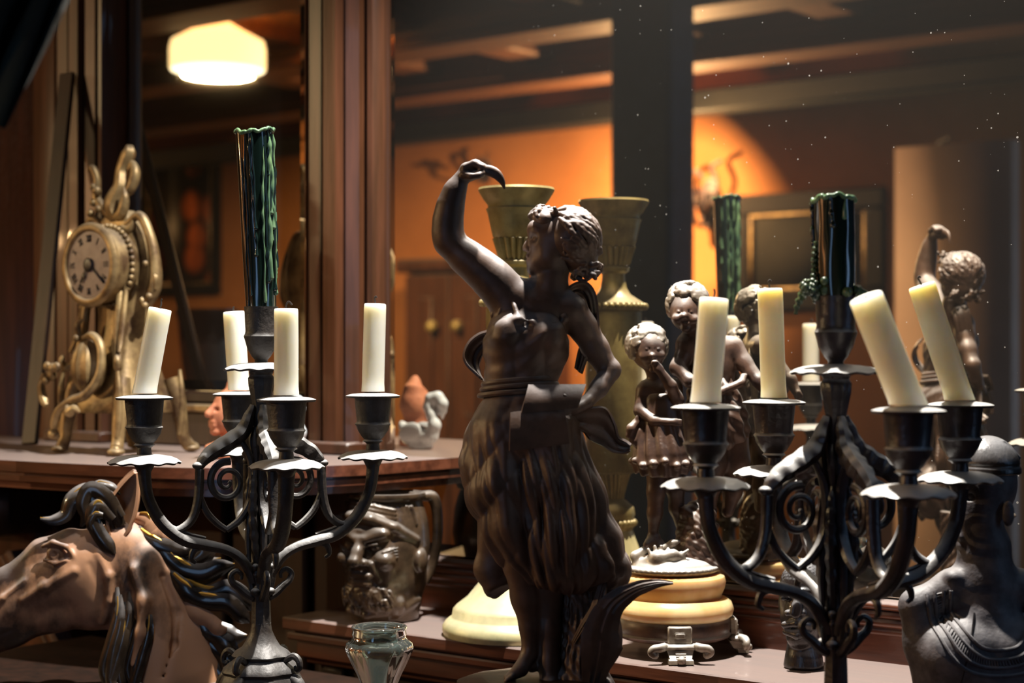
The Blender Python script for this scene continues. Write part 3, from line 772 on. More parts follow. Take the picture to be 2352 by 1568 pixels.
# ================================================================ the bronze woman
def woman():
    Y0 = 1.43; U = Y0 / FPX; OX, OY = 1230, 1568
    zt = (CZ + Z_TABLE)
    base = P(OX, OY, Y0)
    r = thing('bronze_statue', 'tall dark bronze statue of a woman with one arm raised, book at hip', 'statue', (base.x, base.y, zt))
    dz = (base.z - zt) / U            # px between the table and picture row OY
    q = lambda x, y, d=0, *a: (x - OX, d, OY - y + dz, *a)
    # ---------------- body
    S = SDF(q(985, 1580, -110), q(1440, 360, 110), 3.0)
    # legs
    S.chain([q(1165, 1000, 5, 66), q(1180, 1210, -38, 40), q(1192, 1290, -26, 36), q(1207, 1370, -8, 32), q(1217, 1440, 2, 23), q(1216, 1500, 4, 17)], 14)
    S.ell(q(1203, 1355, 12), (30, 32, 62), 14)
    S.chain([q(1216, 1500, 4, 19), q(1196, 1534, -12, 16), q(1168, 1552, -26, 11)], 10)
    S.ell(q(1222, 1530, 12), (16, 20, 16), 8)
    for k in range(5): S.cap(q(1176 + k * 3, 1546, -36 + k * 9), q(1162 + k * 4, 1556, -40 + k * 9), 6, 5, 3)
    S.chain([q(1250, 1000, 0, 68), q(1252, 1230, -12, 44), q(1258, 1340, 6, 37), q(1262, 1440, 10, 26), q(1262, 1520, 8, 22), q(1262, 1580, 2, 24)], 14)
    S.chain([q(1262, 1572, -4, 24), q(1258, 1582, -40, 16)], 8)
    # trunk
    S.ell(q(1207, 985), (104, 76, 90), 30)
    S.ell(q(1193, 880), (76, 58, 80), 30)
    S.ell(q(1208, 775), (92, 66, 86), 26)
    S.ell(q(1170, 762, -40), (40, 36, 40), 18); S.ell(q(1252, 765, -42), (40, 36, 40), 18)
    S.cap(q(1160, 690), q(1300, 706), 38, 36, 26)
    S.cap(q(1215, 680, 14), q(1265, 668, 14), 40, 38, 30)
    S.cap(q(1225, 702, -22), q(1290, 712, -22), 20, 16, 16)
    # neck and head, the face in profile to the left
    S.chain([q(1256, 700, 4, 46), q(1262, 650, 4, 37), q(1276, 600, 4, 37)], 14)
    S.ell(q(1296, 548, 4), (70, 58, 68), 12)
    S.ell(q(1254, 560, 0), (40, 44, 60), 14)
    S.ell(q(1240, 602, 0), (30, 34, 30), 12)
    S.ell(q(1224, 618, 0), (14, 18, 13), 8)
    S.ell(q(1232, 528, 0), (22, 34, 24), 10)
    S.chain([q(1228, 540, 0, 9), q(1214, 562, 0, 9), q(1207, 570, 0, 8)], 7)
    S.ell(q(1214, 573, -8), (8, 7, 6), 4); S.ell(q(1214, 573, 8), (8, 7, 6), 4)
    S.cap(q(1213, 588, -12), q(1213, 588, 12), 6, 6, 4); S.cap(q(1214, 599, -10), q(1214, 599, 10), 6.5, 6.5, 4)
    S.cap(q(1208, 594, -12), q(1208, 594, 12), 2.2, 2.2, 2, sub=True)
    for sg in (-1, 1):
        S.ell(q(1228, 549, 26 * sg), (11, 9, 7), 6, sub=True)
        S.ell(q(1233, 550, 22 * sg), (10, 9, 8), 4)
        S.cap(q(1226, 538, 14 * sg), q(1240, 538, 34 * sg), 5, 4, 5)
    S.ell(q(1262, 590, -32), (24, 14, 24), 12); S.ell(q(1262, 590, 34), (24, 14, 24), 12)
    S.ell(q(1302, 576, -48), (11, 8, 19), 4, rot=(0, .3, 0)); S.ell(q(1300, 576, -56), (6, 5, 11), 2, sub=True)
    # raised arm
    S.chain([q(1168, 680, 2, 46), q(1142, 652, 1, 44), q(1118, 629, 0, 41), q(1092, 607, -2, 38), q(1066, 587, -4, 35), q(1032, 556, -8, 31)], 22)
    S.chain([q(1031, 556, -8, 31), q(1028, 530, -10, 31), q(1030, 500, -14, 30), q(1036, 470, -17, 27), q(1045, 440, -19, 22), q(1060, 412, -20, 18)], 20)
    # its hand, closed round a curled quill
    S.ell(q(1078, 396, -20), (24, 20, 21), 9, rot=(0, .5, 0))
    fing = [(-36, 0), (-26, 2), (-15, 2), (-5, 0)]
    for k, (dd, up) in enumerate(fing):
        S.chain([q(1068 + k * 3, 388 - up, dd, 9), q(1090 + k * 3, 379 - up, dd - 2, 8.5), q(1108 + k * 2, 388 - up, dd - 4, 8), q(1104 + k, 402, dd - 4, 7), q(1092, 404, dd - 2, 6.5)], 3)
    S.chain([q(1066, 404, -38, 9), q(1084, 410, -46, 8), q(1100, 408, -48, 7), q(1110, 402, -44, 6)], 4)
    # lowered arm, hand on the hip
    S.chain([q(1312, 716, 0, 40), q(1340, 752, 8, 33), q(1368, 800, 14, 30), q(1396, 846, 14, 26)], 12)
    S.ell(q(1404, 848, 14), (22, 22, 22), 10)
    S.chain([q(1402, 852, 12, 24), q(1374, 892, -14, 21), q(1346, 922, -44, 15), q(1332, 930, -58, 14)], 8)
    S.ell(q(1312, 934, -74), (24, 12, 15), 8, rot=(0, .15, .5))
    for k in range(4):
        S.chain([q(1304 - k * 1, 924 + k * 7, -84, 6.5), q(1284 - k * 2, 922 + k * 8, -96, 6), q(1268 + k * 1, 928 + k * 7, -104, 5.2), q(1256 + k * 4, 934 + k * 6, -104, 4.6)], 3)
    S.chain([q(1318, 922, -84, 7), q(1304, 910, -96, 6.2), q(1292, 906, -102, 5)], 3)
    S.build('figure', BRONZE, r, U, relax=1)
    # ---------------- hair
    H = SDF(q(1200, 660, -95), q(1400, 450, 105), 2.0)
    H.ell(q(1310, 547, 4), (64, 68, 66), 8)
    H.ell(q(1332, 590, 6), (42, 56, 42), 14)
    H.ell(q(1252, 505, 2), (28, 44, 24), 10)
    R = random.Random(3)
    n = 0
    while n < 230:                                        # strands swept back from the brow over a full head of hair
        v = np.array([R.gauss(0, 1) for _ in range(3)]); v /= np.linalg.norm(v)
        if v[0] < -.30 and v[2] < .50: continue
        if v[2] < -.75: continue
        n += 1
        f = np.array([1.0, 0.0, -.55 - .5 * v[0]]) + np.array([R.uniform(-.5, .5) for _ in range(3)])
        pts = []; w0 = R.uniform(4.2, 6.8)
        for t in range(4):
            f2 = f - v * (f @ v); f2 /= np.linalg.norm(f2)
            pts.append(q(1309 + v[0] * 69, 549 - v[2] * 72, 4 + v[1] * 74, w0 * (.8, 1.1, 1.0, .5)[t]))
            v = v + f2 * .24 + np.array([R.uniform(-.05, .05) for _ in range(3)]); v /= np.linalg.norm(v)
        H.chain(pts, 1.2)
    for k in range(70):                                   # curls at the nape and over the brow
        a = R.uniform(0, 2 * PI); rad = R.uniform(7, 12)
        if k < 46: c = (1336 + R.uniform(-28, 38), 606 + R.uniform(-34, 30), R.uniform(-52, 60))
        else: c = (1240 + R.uniform(-14, 30), 490 + R.uniform(-12, 14), R.uniform(-44, 46))
        w = R.uniform(4, 6.5)
        H.chain([q(c[0] + rad * math.cos(a + t), c[1] + rad * math.sin(a + t) * .9, c[2] + 4 * t, w) for t in (0, 1, 2, 3.2)], 2.5)
    H.build('hair', BRONZE, r, U, relax=1)
    # ---------------- bodice and skirt
    D = SDF(q(1045, 1395, -175), q(1450, 690, 150), 3.2)
    D.ell(q(1208, 800, -2), (100, 76, 84), 20)
    D.ell(q(1168, 768, -44), (45, 40, 42), 16); D.ell(q(1252, 772, -46), (45, 40, 42), 16)
    D.ell(q(1194, 880, 0), (84, 68, 84), 26)
    D.cap(q(1150, 722, -36), q(1172, 672, -30), 8, 6, 6); D.cap(q(1134, 724, -14), q(1172, 668, -26), 8, 6, 6); D.cap(q(1172, 668, -28), q(1196, 650, 0), 8, 9, 6)
    D.cap(q(1292, 730, -34), q(1316, 692, -8), 13, 9, 8)
    D.cap(q(1172, 680, -34), q(1192, 734, -66), 6, 5, 12); D.cap(q(1180, 736, -66), q(1222, 738, -70), 5, 5, 10)
    for px, py, dd in ((1174, 670, -32), (1312, 704, -26), (1302, 712, -32)): D.ell(q(px, py, dd), 9, 5)
    # skirt volume: bell of tapered limbs down to the hem
    D.ell(q(1203, 985, 0), (116, 92, 100), 30)
    D.chain([q(1160, 1000, -10, 76), q(1158, 1110, -28, 66), q(1172, 1200, -34, 52), q(1186, 1260, -34, 44)], 30)
    D.chain([q(1252, 990, -8, 78), q(1262, 1110, -20, 76), q(1272, 1220, -22, 74), q(1282, 1290, -18, 74)], 34)
    D.chain([q(1280, 1040, 10, 60), q(1320, 1160, 10, 64), q(1366, 1260, 6, 54), q(1388, 1310, 0, 46)], 34)
    D.chain([q(1180, 1000, 30, 80), q(1150, 1120, 46, 72), q(1180, 1240, 56, 66), q(1240, 1290, 56, 70)], 34)
    D.ell(q(1400, 1302, -2), (36, 60, 46), 18)
    # blown-back lap of cloth on the other side
    D.chain([q(1104, 1010, 20, 36), q(1092, 1060, 18, 32), q(1106, 1120, 20, 28)], 24)
    D.chain([q(1140, 1250, 40, 30), q(1134, 1310, 44, 34), q(1146, 1350, 40, 34)], 16)
    # folds fan out from the hip
    def folds(X, Y, Z):
        zz = (dz + OY - 900) - Z                        # px below the waist
        w = np.clip(zz / 120, 0, 1)
        cx = -30 + 0.18 * np.clip(zz, 0, None)
        a = np.arctan2(Y + 0 * X, X - cx)
        crease = lambda p: 1 - 1.9 * np.abs(np.sin(p)) ** .8
        fine = crease(a * 6.5 + zz * 0.006 + .8 * np.sin(zz * .010 + a * 2)) * 6.5 + crease(a * 12 - zz * 0.010 + .8 + .6 * np.sin(zz * .02)) * 4.0 + np.sin(a * 37 + zz * .02) * 1.2
        sweep = crease((X * 0.75 + zz * 0.5) * 0.040 + 1.2 * np.sin(zz * .009 + X * .01)) * 4.5
        up = np.sin((zz + 0.35 * X) * 0.17 + 2 * np.sin(X * .03)) * 0.9 * (1 - w) + crease((X * .8 - Z * .35) * .06 + 1.2 * np.sin(Z * .02)) * 2.2 * (1 - w)
        return w * (fine + sweep) * np.clip(zz / 260, .35, 1) + up
    D.disp(folds)
    # open the hem: hollow underneath
    hem = q(0, 1350)[2]
    D.cap(q(1200, 1420, 0), q(1330, 1420, 0), 68, 66, 10, sub=True)
    D.ell(q(1215, 1392, -10), (110, 90, 56), 12, sub=True)
    D.cap(q(1196, 1330, -120), q(1230, 1420, -120), 34, 60, 10, sub=True)
    D.build('dress', BRONZE, r, U, relax=1)
    # ---------------- sash: belt ridges
    th = np.linspace(0, 2 * PI, 60, endpoint=False)
    m = MB()
    for yy, rx, ry, w in ((876, 82, 70, 7), (888, 86, 74, 6), (902, 92, 78, 6)):
        pts = [q(1193 + rx * math.cos(a), yy + 8 * math.cos(a + .6) * -1, ry * math.sin(a)) for a in np.linspace(0, 2 * PI, 40)]
        m.tube(pts, w, 8, 120, cap=False)
    m.build('sash', BRONZE, r, scale=U)
    # ---------------- scarf
    def ribbon(rows, n=40, nv=12, th=5.5):
        """rows: pairs of edge points from one end to the other"""
        a = spline([p for p, _ in rows], n); b = spline([p for _, p in rows], n)
        v = np.linspace(0, 1, nv)[None, :, None]
        g = a[:, None] * (1 - v) + b[:, None] * v
        g[:, :, 1] += np.sin(v[..., 0] * PI) * 10 + np.sin(v[..., 0] * 15) * 3.0
        return MB().sheet(g, th)
    m = ribbon([(q(1288, 676, -6), q(1296, 690, 26)), (q(1318, 652, 4), q(1318, 676, 40)), (q(1346, 648, 8), q(1334, 680, 46)), (q(1366, 672, 6), q(1346, 700, 46)), (q(1373, 720, 0), q(1352, 740, 40)),
                (q(1372, 764, -8), q(1346, 770, 34)), (q(1352, 812, -6), q(1330, 800, 30)), (q(1336, 858, 10), q(1322, 846, 30))])
    m.build('scarf', BRONZE, r, scale=U)
    m = ribbon([(q(1122, 758, 40), q(1118, 800, 64)), (q(1098, 766, 44), q(1106, 818, 66)), (q(1076, 784, 44), q(1100, 836, 66)), (q(1064, 812, 40), q(1102, 852, 60)), (q(1070, 836, 34), q(1106, 866, 50)), (q(1098, 864, 26), q(1114, 880, 36))])
    m.build('scarf', BRONZE, r, scale=U)
    m = ribbon([(q(1296, 954, -62), q(1312, 990, -30)), (q(1330, 942, -50), q(1338, 990, -26)), (q(1362, 934, -36), q(1356, 1010, -12)), (q(1392, 938, -24), q(1384, 1024, -8)), (q(1412, 974, -14), q(1404, 1036, -6)),
                (q(1420, 1002, -8), q(1420, 1040, -2)), (q(1438, 1012, -10), q(1436, 1040, -8)), (q(1448, 1020, -16), q(1446, 1034, -14))], 50)
    m.build('scarf', BRONZE, r, scale=U)
    # ---------------- quill
    MB().tube([q(1094, 398, -30), q(1116, 394, -34), q(1138, 402, -36), q(1152, 418, -36), q(1159, 437, -34)], [9, 12, 12, 8, 2], 12, 40, flat=.5).build('quill', BRONZE, r, scale=U)
    # ---------------- open book
    def leaf(c, n=12):
        p = [np.array(x, float) for x in c]
        g = np.zeros((n, n, 3))
        for i, u in enumerate(np.linspace(0, 1, n)):
            for j, v in enumerate(np.linspace(0, 1, n)):
                g[i, j] = (p[0] * (1 - u) + p[1] * u) * (1 - v) + (p[3] * (1 - u) + p[2] * u) * v
                g[i, j, 1] -= 7 * math.sin(v * PI)
        return MB().sheet(g, 11)
    bk = leaf([q(1212, 884, -98), q(1342, 884, -74), q(1322, 934, -100), q(1196, 944, -122)]).build('book', BRONZE, r, scale=U)
    leaf([q(1172, 944, -118), q(1292, 930, -98), q(1304, 1012, -112), q(1170, 1028, -128)]).build('page', BRONZE, bk, scale=U)
    # ---------------- tree stump with bark
    T = SDF(q(1265, 1640, -60), q(1425, 1330, 110), 3.2)
    T.chain([q(1330, 1340, 40, 46), q(1332, 1440, 36, 48), q(1340, 1520, 30, 54), q(1345, 1620, 24, 66)], 10)
    T.chain([q(1290, 1560, 0, 14), q(1292, 1640, -20, 22)], 12); T.chain([q(1392, 1570, 0, 18), q(1400, 1640, -20, 24)], 12)
    def bark(X, Y, Z):
        a = np.arctan2(Y - 34, X - 104)
        return 3.6 * np.sin(a * 21 + 1.6 * np.sin(Z * .03)) * (0.6 + .4 * np.sin(Z * .07 + a * 3)) + 1.8 * np.sin(Z * .19 + a * 9)
    T.disp(bark)
    T.build('stump', BRONZE, r, U, relax=0)
    # ---------------- leaves growing up the stump
    def leafm(path, w, th=6, bend=10):
        p = spline(np.array(path, float), 40); t = np.gradient(p, axis=0); t /= np.linalg.norm(t, axis=1)[:, None]
        wid = spline(np.column_stack([np.linspace(0, 1, len(w)), w, np.zeros(len(w))]), 40)[:, 1]
        g = np.zeros((40, 11, 3))
        for i in range(40):
            sd = np.cross(t[i], [0.25, -1, 0.1]); sd /= np.linalg.norm(sd); nn = np.cross(sd, t[i])
            for j, v in enumerate(np.linspace(-1, 1, 11)):
                g[i, j] = p[i] + sd * v * wid[i] + nn * (bend * (1 - v * v) * wid[i] / max(w) + 1.6 * math.cos(v * 14))
        return MB().sheet(g, th)
    leafm([q(1360, 1560, -30), q(1372, 1490, -44), q(1380, 1430, -44), q(1404, 1382, -44), q(1450, 1348, -52), q(1500, 1332, -58), q(1540, 1330, -60)], [26, 44, 40, 22, 15, 14, 2]).build('leaf', BRONZE, r, scale=U)
    leafm([q(1384, 1540, -10), q(1402, 1480, -16), q(1412, 1430, -8), q(1408, 1400, 0)], [10, 26, 24, 3]).build('leaf', BRONZE, r, scale=U)
    leafm([q(1318, 1470, -26), q(1340, 1430, -36), q(1366, 1392, -40), q(1380, 1350, -34), q(1410, 1240, -10)], [5, 12, 12, 10, 2], 5).build('leaf', BRONZE, r, scale=U)
    # ---------------- ground and plinth
    m = MB(); hz = dz + OY
    m.lathe([(196, hz - 1640), (192, hz - 1600), (180, hz - 1590), (178, hz - 1568), (160, hz - 1562), (120, hz - 1558)], 60, 0, 8, mod=lambda a, rr, z: 1 + .02 * np.sin(5 * a) + .015 * np.sin(11 * a))
    m.build('ground', BRONZE_G, r, scale=U)
    m = MB(); m.lathe([(225, 0), (225, 24), (214, 34), (196, 46), (192, 90), (204, 104), (210, hz - 1652), (200, hz - 1640)], 64, 0, 8)
    m.build('plinth', BRONZE_G, r, scale=U)
    return r
woman()
# ================================================================ the two candelabra
CU = 1.62 / FPX                       # modelling unit: one picture pixel at the farther candelabrum
CY0 = HY                              # local z = (HY - y) above eye height, in units
CT = Z_TABLE / CU                     # table height in units
ARM_R = 265.0
DISH = -(908 - HY)                    # height of the arm drip dishes
IRON_B = material('iron_base', '38312d', 0.48, metal=0.1, dark='241f1c', nscale=60, bump=0.4, bscale=200, dust_light=0.35, dust_light_col=(0.40, 0.40, 0.40, 1))
def scallop(n, a): return lambda th, r, z: 1 + a * (np.abs(np.sin(th * n / 2)) - .5) * np.clip((r - 60) / 20, 0, 1)
def candelabrum(loc, yaw, label, mat, tilt=0.0, key=''):
    r = thing('candelabrum', label, 'candelabrum', loc, yaw, 'twin iron candelabra')
    z0 = CT
    def part(mb, name, parent=None, **kw):
        o = mb.build(name, mat, parent or r, scale=CU, **kw)
        if parent is None: o.location = (0, 0, 0)
        return o
    Z = lambda y: (CY0 - y) - z0
    # base with leaf feet
    m = MB()
    m.lathe([(112, Z(1656)), (116, Z(1640)), (108, Z(1622)), (100, Z(1612)), (100, Z(1590)), (92, Z(1560)), (84, Z(1545)), (88, Z(1538)), (84, Z(1528)), (66, Z(1516)), (60, Z(1510)), (66, Z(1502)), (60, Z(1494)), (44, Z(1484)),
             (34, Z(1468)), (25, Z(1448)), (22, Z(1430))], 48, mod=lambda a, rr, z: 1 + .035 * np.cos(8 * a) * (rr > 60))
    part2 = m.build('base', IRON_B, r, scale=CU)
    for k in range(4):
        a = k * PI / 2 + PI / 4; c, s_ = math.cos(a), math.sin(a)
        pp = lambda rr, y, d=0: (rr * c - d * s_, rr * s_ + d * c, Z(y))
        m = MB()
        m.tube([pp(70, 1545), pp(96, 1560), pp(112, 1590), pp(124, 1626), pp(138, 1645), pp(150, 1640), pp(150, 1626), pp(140, 1624)], [12, 16, 15, 14, 15, 13, 9, 5], 10, 50)
        m.tube([pp(60, 1515), pp(86, 1500), pp(100, 1508), pp(104, 1524), pp(96, 1530), pp(90, 1522)], [7, 8, 8, 7, 6, 3], 8, 40)
        m.ball(pp(140, 1650), (16, 16, 10))
        m.build('foot', IRON_B, r, scale=CU)
    # stem
    flute = lambda n, d: (lambda th, rr, z: 1 + d * np.cos(n * th))
    m = MB()
    m.lathe([(22, Z(1440)), (21, Z(1400)), (20, Z(1372)), (24, Z(1362)), (26, Z(1352)), (20, Z(1342)), (23, Z(1330)), (27, Z(1316)), (22, Z(1300)), (18, Z(1290)), (17, Z(1200)), (17, Z(1080)), (16, Z(1000)), (17, Z(940)), (20, Z(925)),
             (24, Z(905)), (28, Z(885)), (29, Z(868)), (24, Z(860)), (27, Z(854)), (22, Z(848)), (20, Z(842))], 32, mod=flute(8, .06))
    part(m, 'stem')
    def dish(cx, cy, y, rad, n, droop, name='drip_dish'):
        d = MB(); g = []
        th = np.linspace(0, 2 * PI, n * 8, endpoint=False)
        pr = [(12, 2), (rad * .5, 0), (rad * .75, -droop * .25), (rad * .9, -droop * .6), (rad, -droop)]
        sc = .045 if n > 4 and droop > 6 else 0
        top = np.zeros((len(pr), len(th), 3))
        for i, (rr, zz) in enumerate(pr):
            f = 1 + sc * (np.abs(np.sin(th * n / 2)) - .6) * (i / (len(pr) - 1)) ** 2
            top[i, :, 0] = cx + rr * f * np.cos(th); top[i, :, 1] = cy + rr * f * np.sin(th)
            top[i, :, 2] = Z(y) + zz + (sc * 30) * np.cos(th * n) * (i / (len(pr) - 1)) ** 2
        d.sheet(top, 5, close_v=True)
        return part(d, name)
    def cup(cx, cy, ytop, k=1.0):
        zz = lambda dy: Z(ytop + dy * k)
        carve = lambda th, rr, z: 1 + (.018 * np.sin(10 * th) * np.sin(z * .24 + 2 * np.sin(5 * th)) + .008 * np.sin(22 * th)) * (rr > 33)
        m = MB(); m.lathe([(12, zz(138)), (17, zz(132)), (16, zz(120)), (15, zz(112)), (20, zz(108)), (24, zz(106)), (20, zz(102)), (26, zz(96)), (36, zz(80)), (39, zz(70)), (42, zz(66)), (39, zz(62)), (38, zz(58)), (41, zz(30)), (43, zz(8)), (44, zz(2)), (26, zz(2)), (26, zz(8)), (0, zz(8))], 48, cx, cy, mod=carve, cap=False)
        return part(m, 'candle_cup')
    # centre cup
    dish(0, 0, 836, 84, 12, 13)
    m = MB(); m.lathe([(14, Z(838)), (15, Z(826)), (22, Z(818)), (32, Z(800)), (37, Z(782)), (40, Z(772)), (37, Z(766)), (36, Z(760)), (38, Z(720)), (39, Z(704)), (30, Z(704)), (30, Z(712)), (0, Z(712))], 48, cap=False)
    part(m, 'candle_cup')
    # four arms
    for k in range(4):
        a = k * PI / 2; c, s_ = math.cos(a), math.sin(a)
        pp = lambda rr, y, d=0: (rr * c - d * s_, rr * s_ + d * c, Z(y))
        R = ARM_R
        m = MB()
        up = (-s_, c, 0)
        m.tube([pp(R, 1056), pp(R - 1, 1090), pp(R - 10, 1140), pp(R - 40, 1194), pp(178, 1232), pp(130, 1246), pp(84, 1258), pp(50, 1278), pp(26, 1312), pp(18, 1336)], [21, 18, 17, 18, 18, 17, 15, 15, 15, 14], 10, 70, flat=.8, up=up)
        m.tube([pp(R - 8, 1140), pp(R - 34, 1184), pp(180, 1216), pp(128, 1232)], [5, 6, 6, 5], 6, 30)
        m.lathe([(15, Z(1078)), (20, Z(1068)), (24, Z(1060)), (22, Z(1052)), (17, Z(1046))], 24, R * c, R * s_)
        # inner U and its knob
        m.tube([pp(206, 1212), pp(180, 1206), pp(158, 1186), pp(146, 1150), pp(142, 1110), pp(141, 1074)], [8, 12, 13, 14, 14, 14], 10, 40, flat=.75, up=up)
        m.ball(pp(143, 1066), (15, 15, 9))
        # acanthus arch from the stem out to the knob
        m.tube([pp(18, 930), pp(27, 955), pp(42, 990), pp(76, 1016), pp(108, 1034), pp(130, 1052), pp(142, 1070)], [8, 14, 20, 22, 20, 16, 9], 10, 60, flat=.9, up=up, mod=lambda th, u: 1 + .10 * np.cos(3 * th) + .12 * np.sin(u * 38) * np.cos(th))
        # heart shaped loop and its spiral
        m.tube([pp(46, 1010), pp(26, 1050), pp(18, 1100), pp(24, 1150), pp(48, 1190), pp(80, 1214)], [8, 11, 13, 13, 11, 9], 8, 50, flat=.8, up=up)
        m.tube([pp(80, 1214), pp(104, 1196), pp(126, 1170), pp(142, 1130)], [9, 10, 10, 8], 8, 30, flat=.8, up=up)
        sp = []
        for t in np.linspace(0, 1, 26):
            an = PI * .55 - t * 3.6 * PI; rr = 40 * (1 - t) ** .8 + 3
            sp.append(pp(78 + rr * math.cos(an), 1104 - rr * math.sin(an) * 1.1))
        m.tube(sp, np.linspace(9, 4, len(sp)), 8, 110, flat=1.0, up=up)
        # lower bracket with hanging curl
        m.tube([pp(20, 1352), pp(34, 1300), pp(66, 1262), pp(110, 1248), pp(150, 1254), pp(160, 1276), pp(150, 1286)], [9, 8, 7, 8, 8, 6, 4], 8, 50, up=up)
        m.tube([pp(18, 1372), pp(34, 1362), pp(52, 1346), pp(66, 1334), pp(70, 1318), pp(58, 1308), pp(46, 1316), pp(46, 1328)], [10, 10, 9, 8, 7, 6, 5, 4], 8, 50, up=up)
        m.tube([pp(17, 1100), pp(24, 1160), pp(30, 1230), pp(28, 1290)], [5, 8, 8, 5], 8, 30)
        part(m, 'arm')
        cup(R * c, R * s_, 911)
        dish(R * c, R * s_, 1042, 80, 12, 15)
        dish(R * c, R * s_, 907, 63, 6, 6)
        b = a + PI / 4; c2, s2 = math.cos(b), math.sin(b)
        pq = lambda rr, y: (rr * c2, rr * s2, Z(y))
        m = MB()
        m.tube([pq(15, 1290), pq(26, 1240), pq(34, 1160), pq(30, 1100), pq(22, 1060)], [5, 10, 11, 8, 3], 8, 40, mod=lambda th, u: 1 + .15 * np.sin(u * 50))
        m.ball(pq(24, 1300), 9, 8, 10); m.ball(pq(22, 1318), 7, 8, 10); m.ball(pq(24, 1356), (12, 12, 9), 8, 10)
        m.tube([pq(14, 1080), pq(20, 1040), pq(26, 1010), pq(22, 980)], [3, 8, 7, 2], 8, 30)
        part(m, 'stem_leaf')
    return r
def cpos(cx, Yc, yaw, k):
    """centre of arm k of a candelabrum, at dish height"""
    a = yaw + k * PI / 2
    return Vector(((cx - HX) / FPX * Yc + ARM_R * CU * math.cos(a), Yc + ARM_R * CU * math.sin(a), CZ + (DISH + 7) * CU))
LY, LX, LYAW = 1.62, 600, math.radians(20)
RY, RX, RYAW = 1.325, 1920, math.radians(17)
candelabrum(((LX - HX) / FPX * LY, LY, CZ + Z_TABLE), LYAW, 'black iron candelabrum behind the carved horse head, with a tall green candle at its centre', IRON)
candelabrum(((RX - HX) / FPX * RY, RY, CZ + Z_TABLE), RYAW, 'dark candelabrum beside the ebony bust, with a short dripping green candle at its centre', IRON_D)
# ---- white candles
def candle(base, tip_px, tip_py, Yt, label, wick, rad=.0107, ragged=0, seed=1, mat=WAX):
    tip = P(tip_px, tip_py, Yt)
    d = tip - base; L = d.length
    rot = Vector((0, 0, 1)).rotation_difference(d.normalized()).to_euler()
    r = thing('white_candle', label, 'candle', base, rot=rot, group='white candles in the candelabra')
    R = random.Random(seed)
    ph = [R.uniform(0, 6) for _ in range(4)]
    mod = lambda th, rr, z: 1 + .012 * np.sin(2 * th + ph[0] + z * 20) + .01 * np.sin(3 * th + ph[1] - z * 34) + .006 * np.sin(7 * th + ph[2] + z * 90)
    m = MB()
    pr = [(rad * 1.05, 0), (rad * 1.03, L * .04)] + [(rad, L * t) for t in np.linspace(.1, .95, 14)] + [(rad * .985, L * .985), (rad * .93, L * .997), (rad * .80, L), (rad * .6, L - .0015), (rad * .3, L - .0022), (0, L - .002)]
    m.lathe(pr, 40, mod=mod, cap=False)
    if ragged: # a run of wax down one side
        a = ph[3]; m.tube([(rad * math.cos(a), rad * math.sin(a), L - .002), (rad * 1.04 * math.cos(a), rad * 1.04 * math.sin(a), L - .012), (rad * 1.06 * math.cos(a + .1), rad * 1.06 * math.sin(a + .1), L - .024)], [.0016, .002, .0014], 8, 20)
    up = rot.to_matrix().transposed() @ Vector((0, 0, 1))         # the foot is cut level so that it sits flat in the cup
    v = m.v[0]; ft = v[:, 2] < L * .06; v[ft, 2] += (-(v[ft, 0] * up.x + v[ft, 1] * up.y) / up.z) * (1 - v[ft, 2] / (L * .08))
    o = m.build('wax_body', mat, r)
    MB().tube([(0, 0, L - .003)] + [(x * .001, y * .001, L + z * .001) for x, y, z in wick], .0008, 6, 16).build('wick', WICK, r)
    return r
straight = [(0, 0, 1), (.3, 0, 4), (-.4, 0, 7), (.2, 0, 9)]
hook = [(0, 0, 1), (-.5, 0, 4), (-.8, 0, 6), (.6, 0, 7), (1.2, 0, 5.6)]
flop = [(0, 0, 1), (.6, 0, 4), (2.4, 0, 6), (4.4, 0, 4.4), (5.4, 0, 3)]
low = [(0, 0, .5), (-.4, 0, 3), (.6, 0, 5)]
cp = lambda k: cpos(LX, LY, LYAW, k)
candle(cp(2), 368, 708, cp(2).y, 'white candle in front of the gilt clock, leaning a little', straight, seed=1)
candle(cp(1), 537, 715, cp(1).y, 'white candle just left of the tall green one, partly behind the centre stem', low, ragged=1, seed=2)
candle(cp(3), 657, 708, cp(3).y, 'white candle nearest in front of the green one, its wick flopped over', flop, seed=3)
candle(cp(0), 862, 697, cp(0).y, 'white candle in front of the fluted column, its hooked wick burnt black', hook, ragged=1, seed=4)
cp = lambda k: cpos(RX, RY, RYAW, k)
WAX_Y = material('yellowed_wax', 'f2e9cb', 0.42, dark='ebdfb4', nscale=18, sss=1.0, sssr=(1.0, 0.82, 0.5), sss_scale=0.018, bump=0.04, bscale=90)
candle(cp(2), 1640, 684, cp(2).y, 'white candle covering the cherub figures, its top dished around a split wick', straight[:3], rad=.0112, seed=5)
candle(cp(1), 1768, 662, cp(1).y, 'yellowish candle between the cherubs and the short green candle', hook, rad=.0106, seed=6, mat=WAX_Y)
candle(cp(3), 1988, 680, cp(3).y - .01, 'white candle tilting strongly to the left, without a wick in sight', [(0, 0, .2), (0, 0, .6)], rad=.0122, seed=7)
candle(cp(0), 2116, 654, cp(0).y, 'cream candle in front of the reflected statue, with a crumpled black wick', hook, rad=.0108, seed=8, mat=WAX_Y)
WAX_GD = material('dull_green_wax', '42552f', 0.4, dark='1d2b20', nscale=70, coat=0.3, bump=0.1)
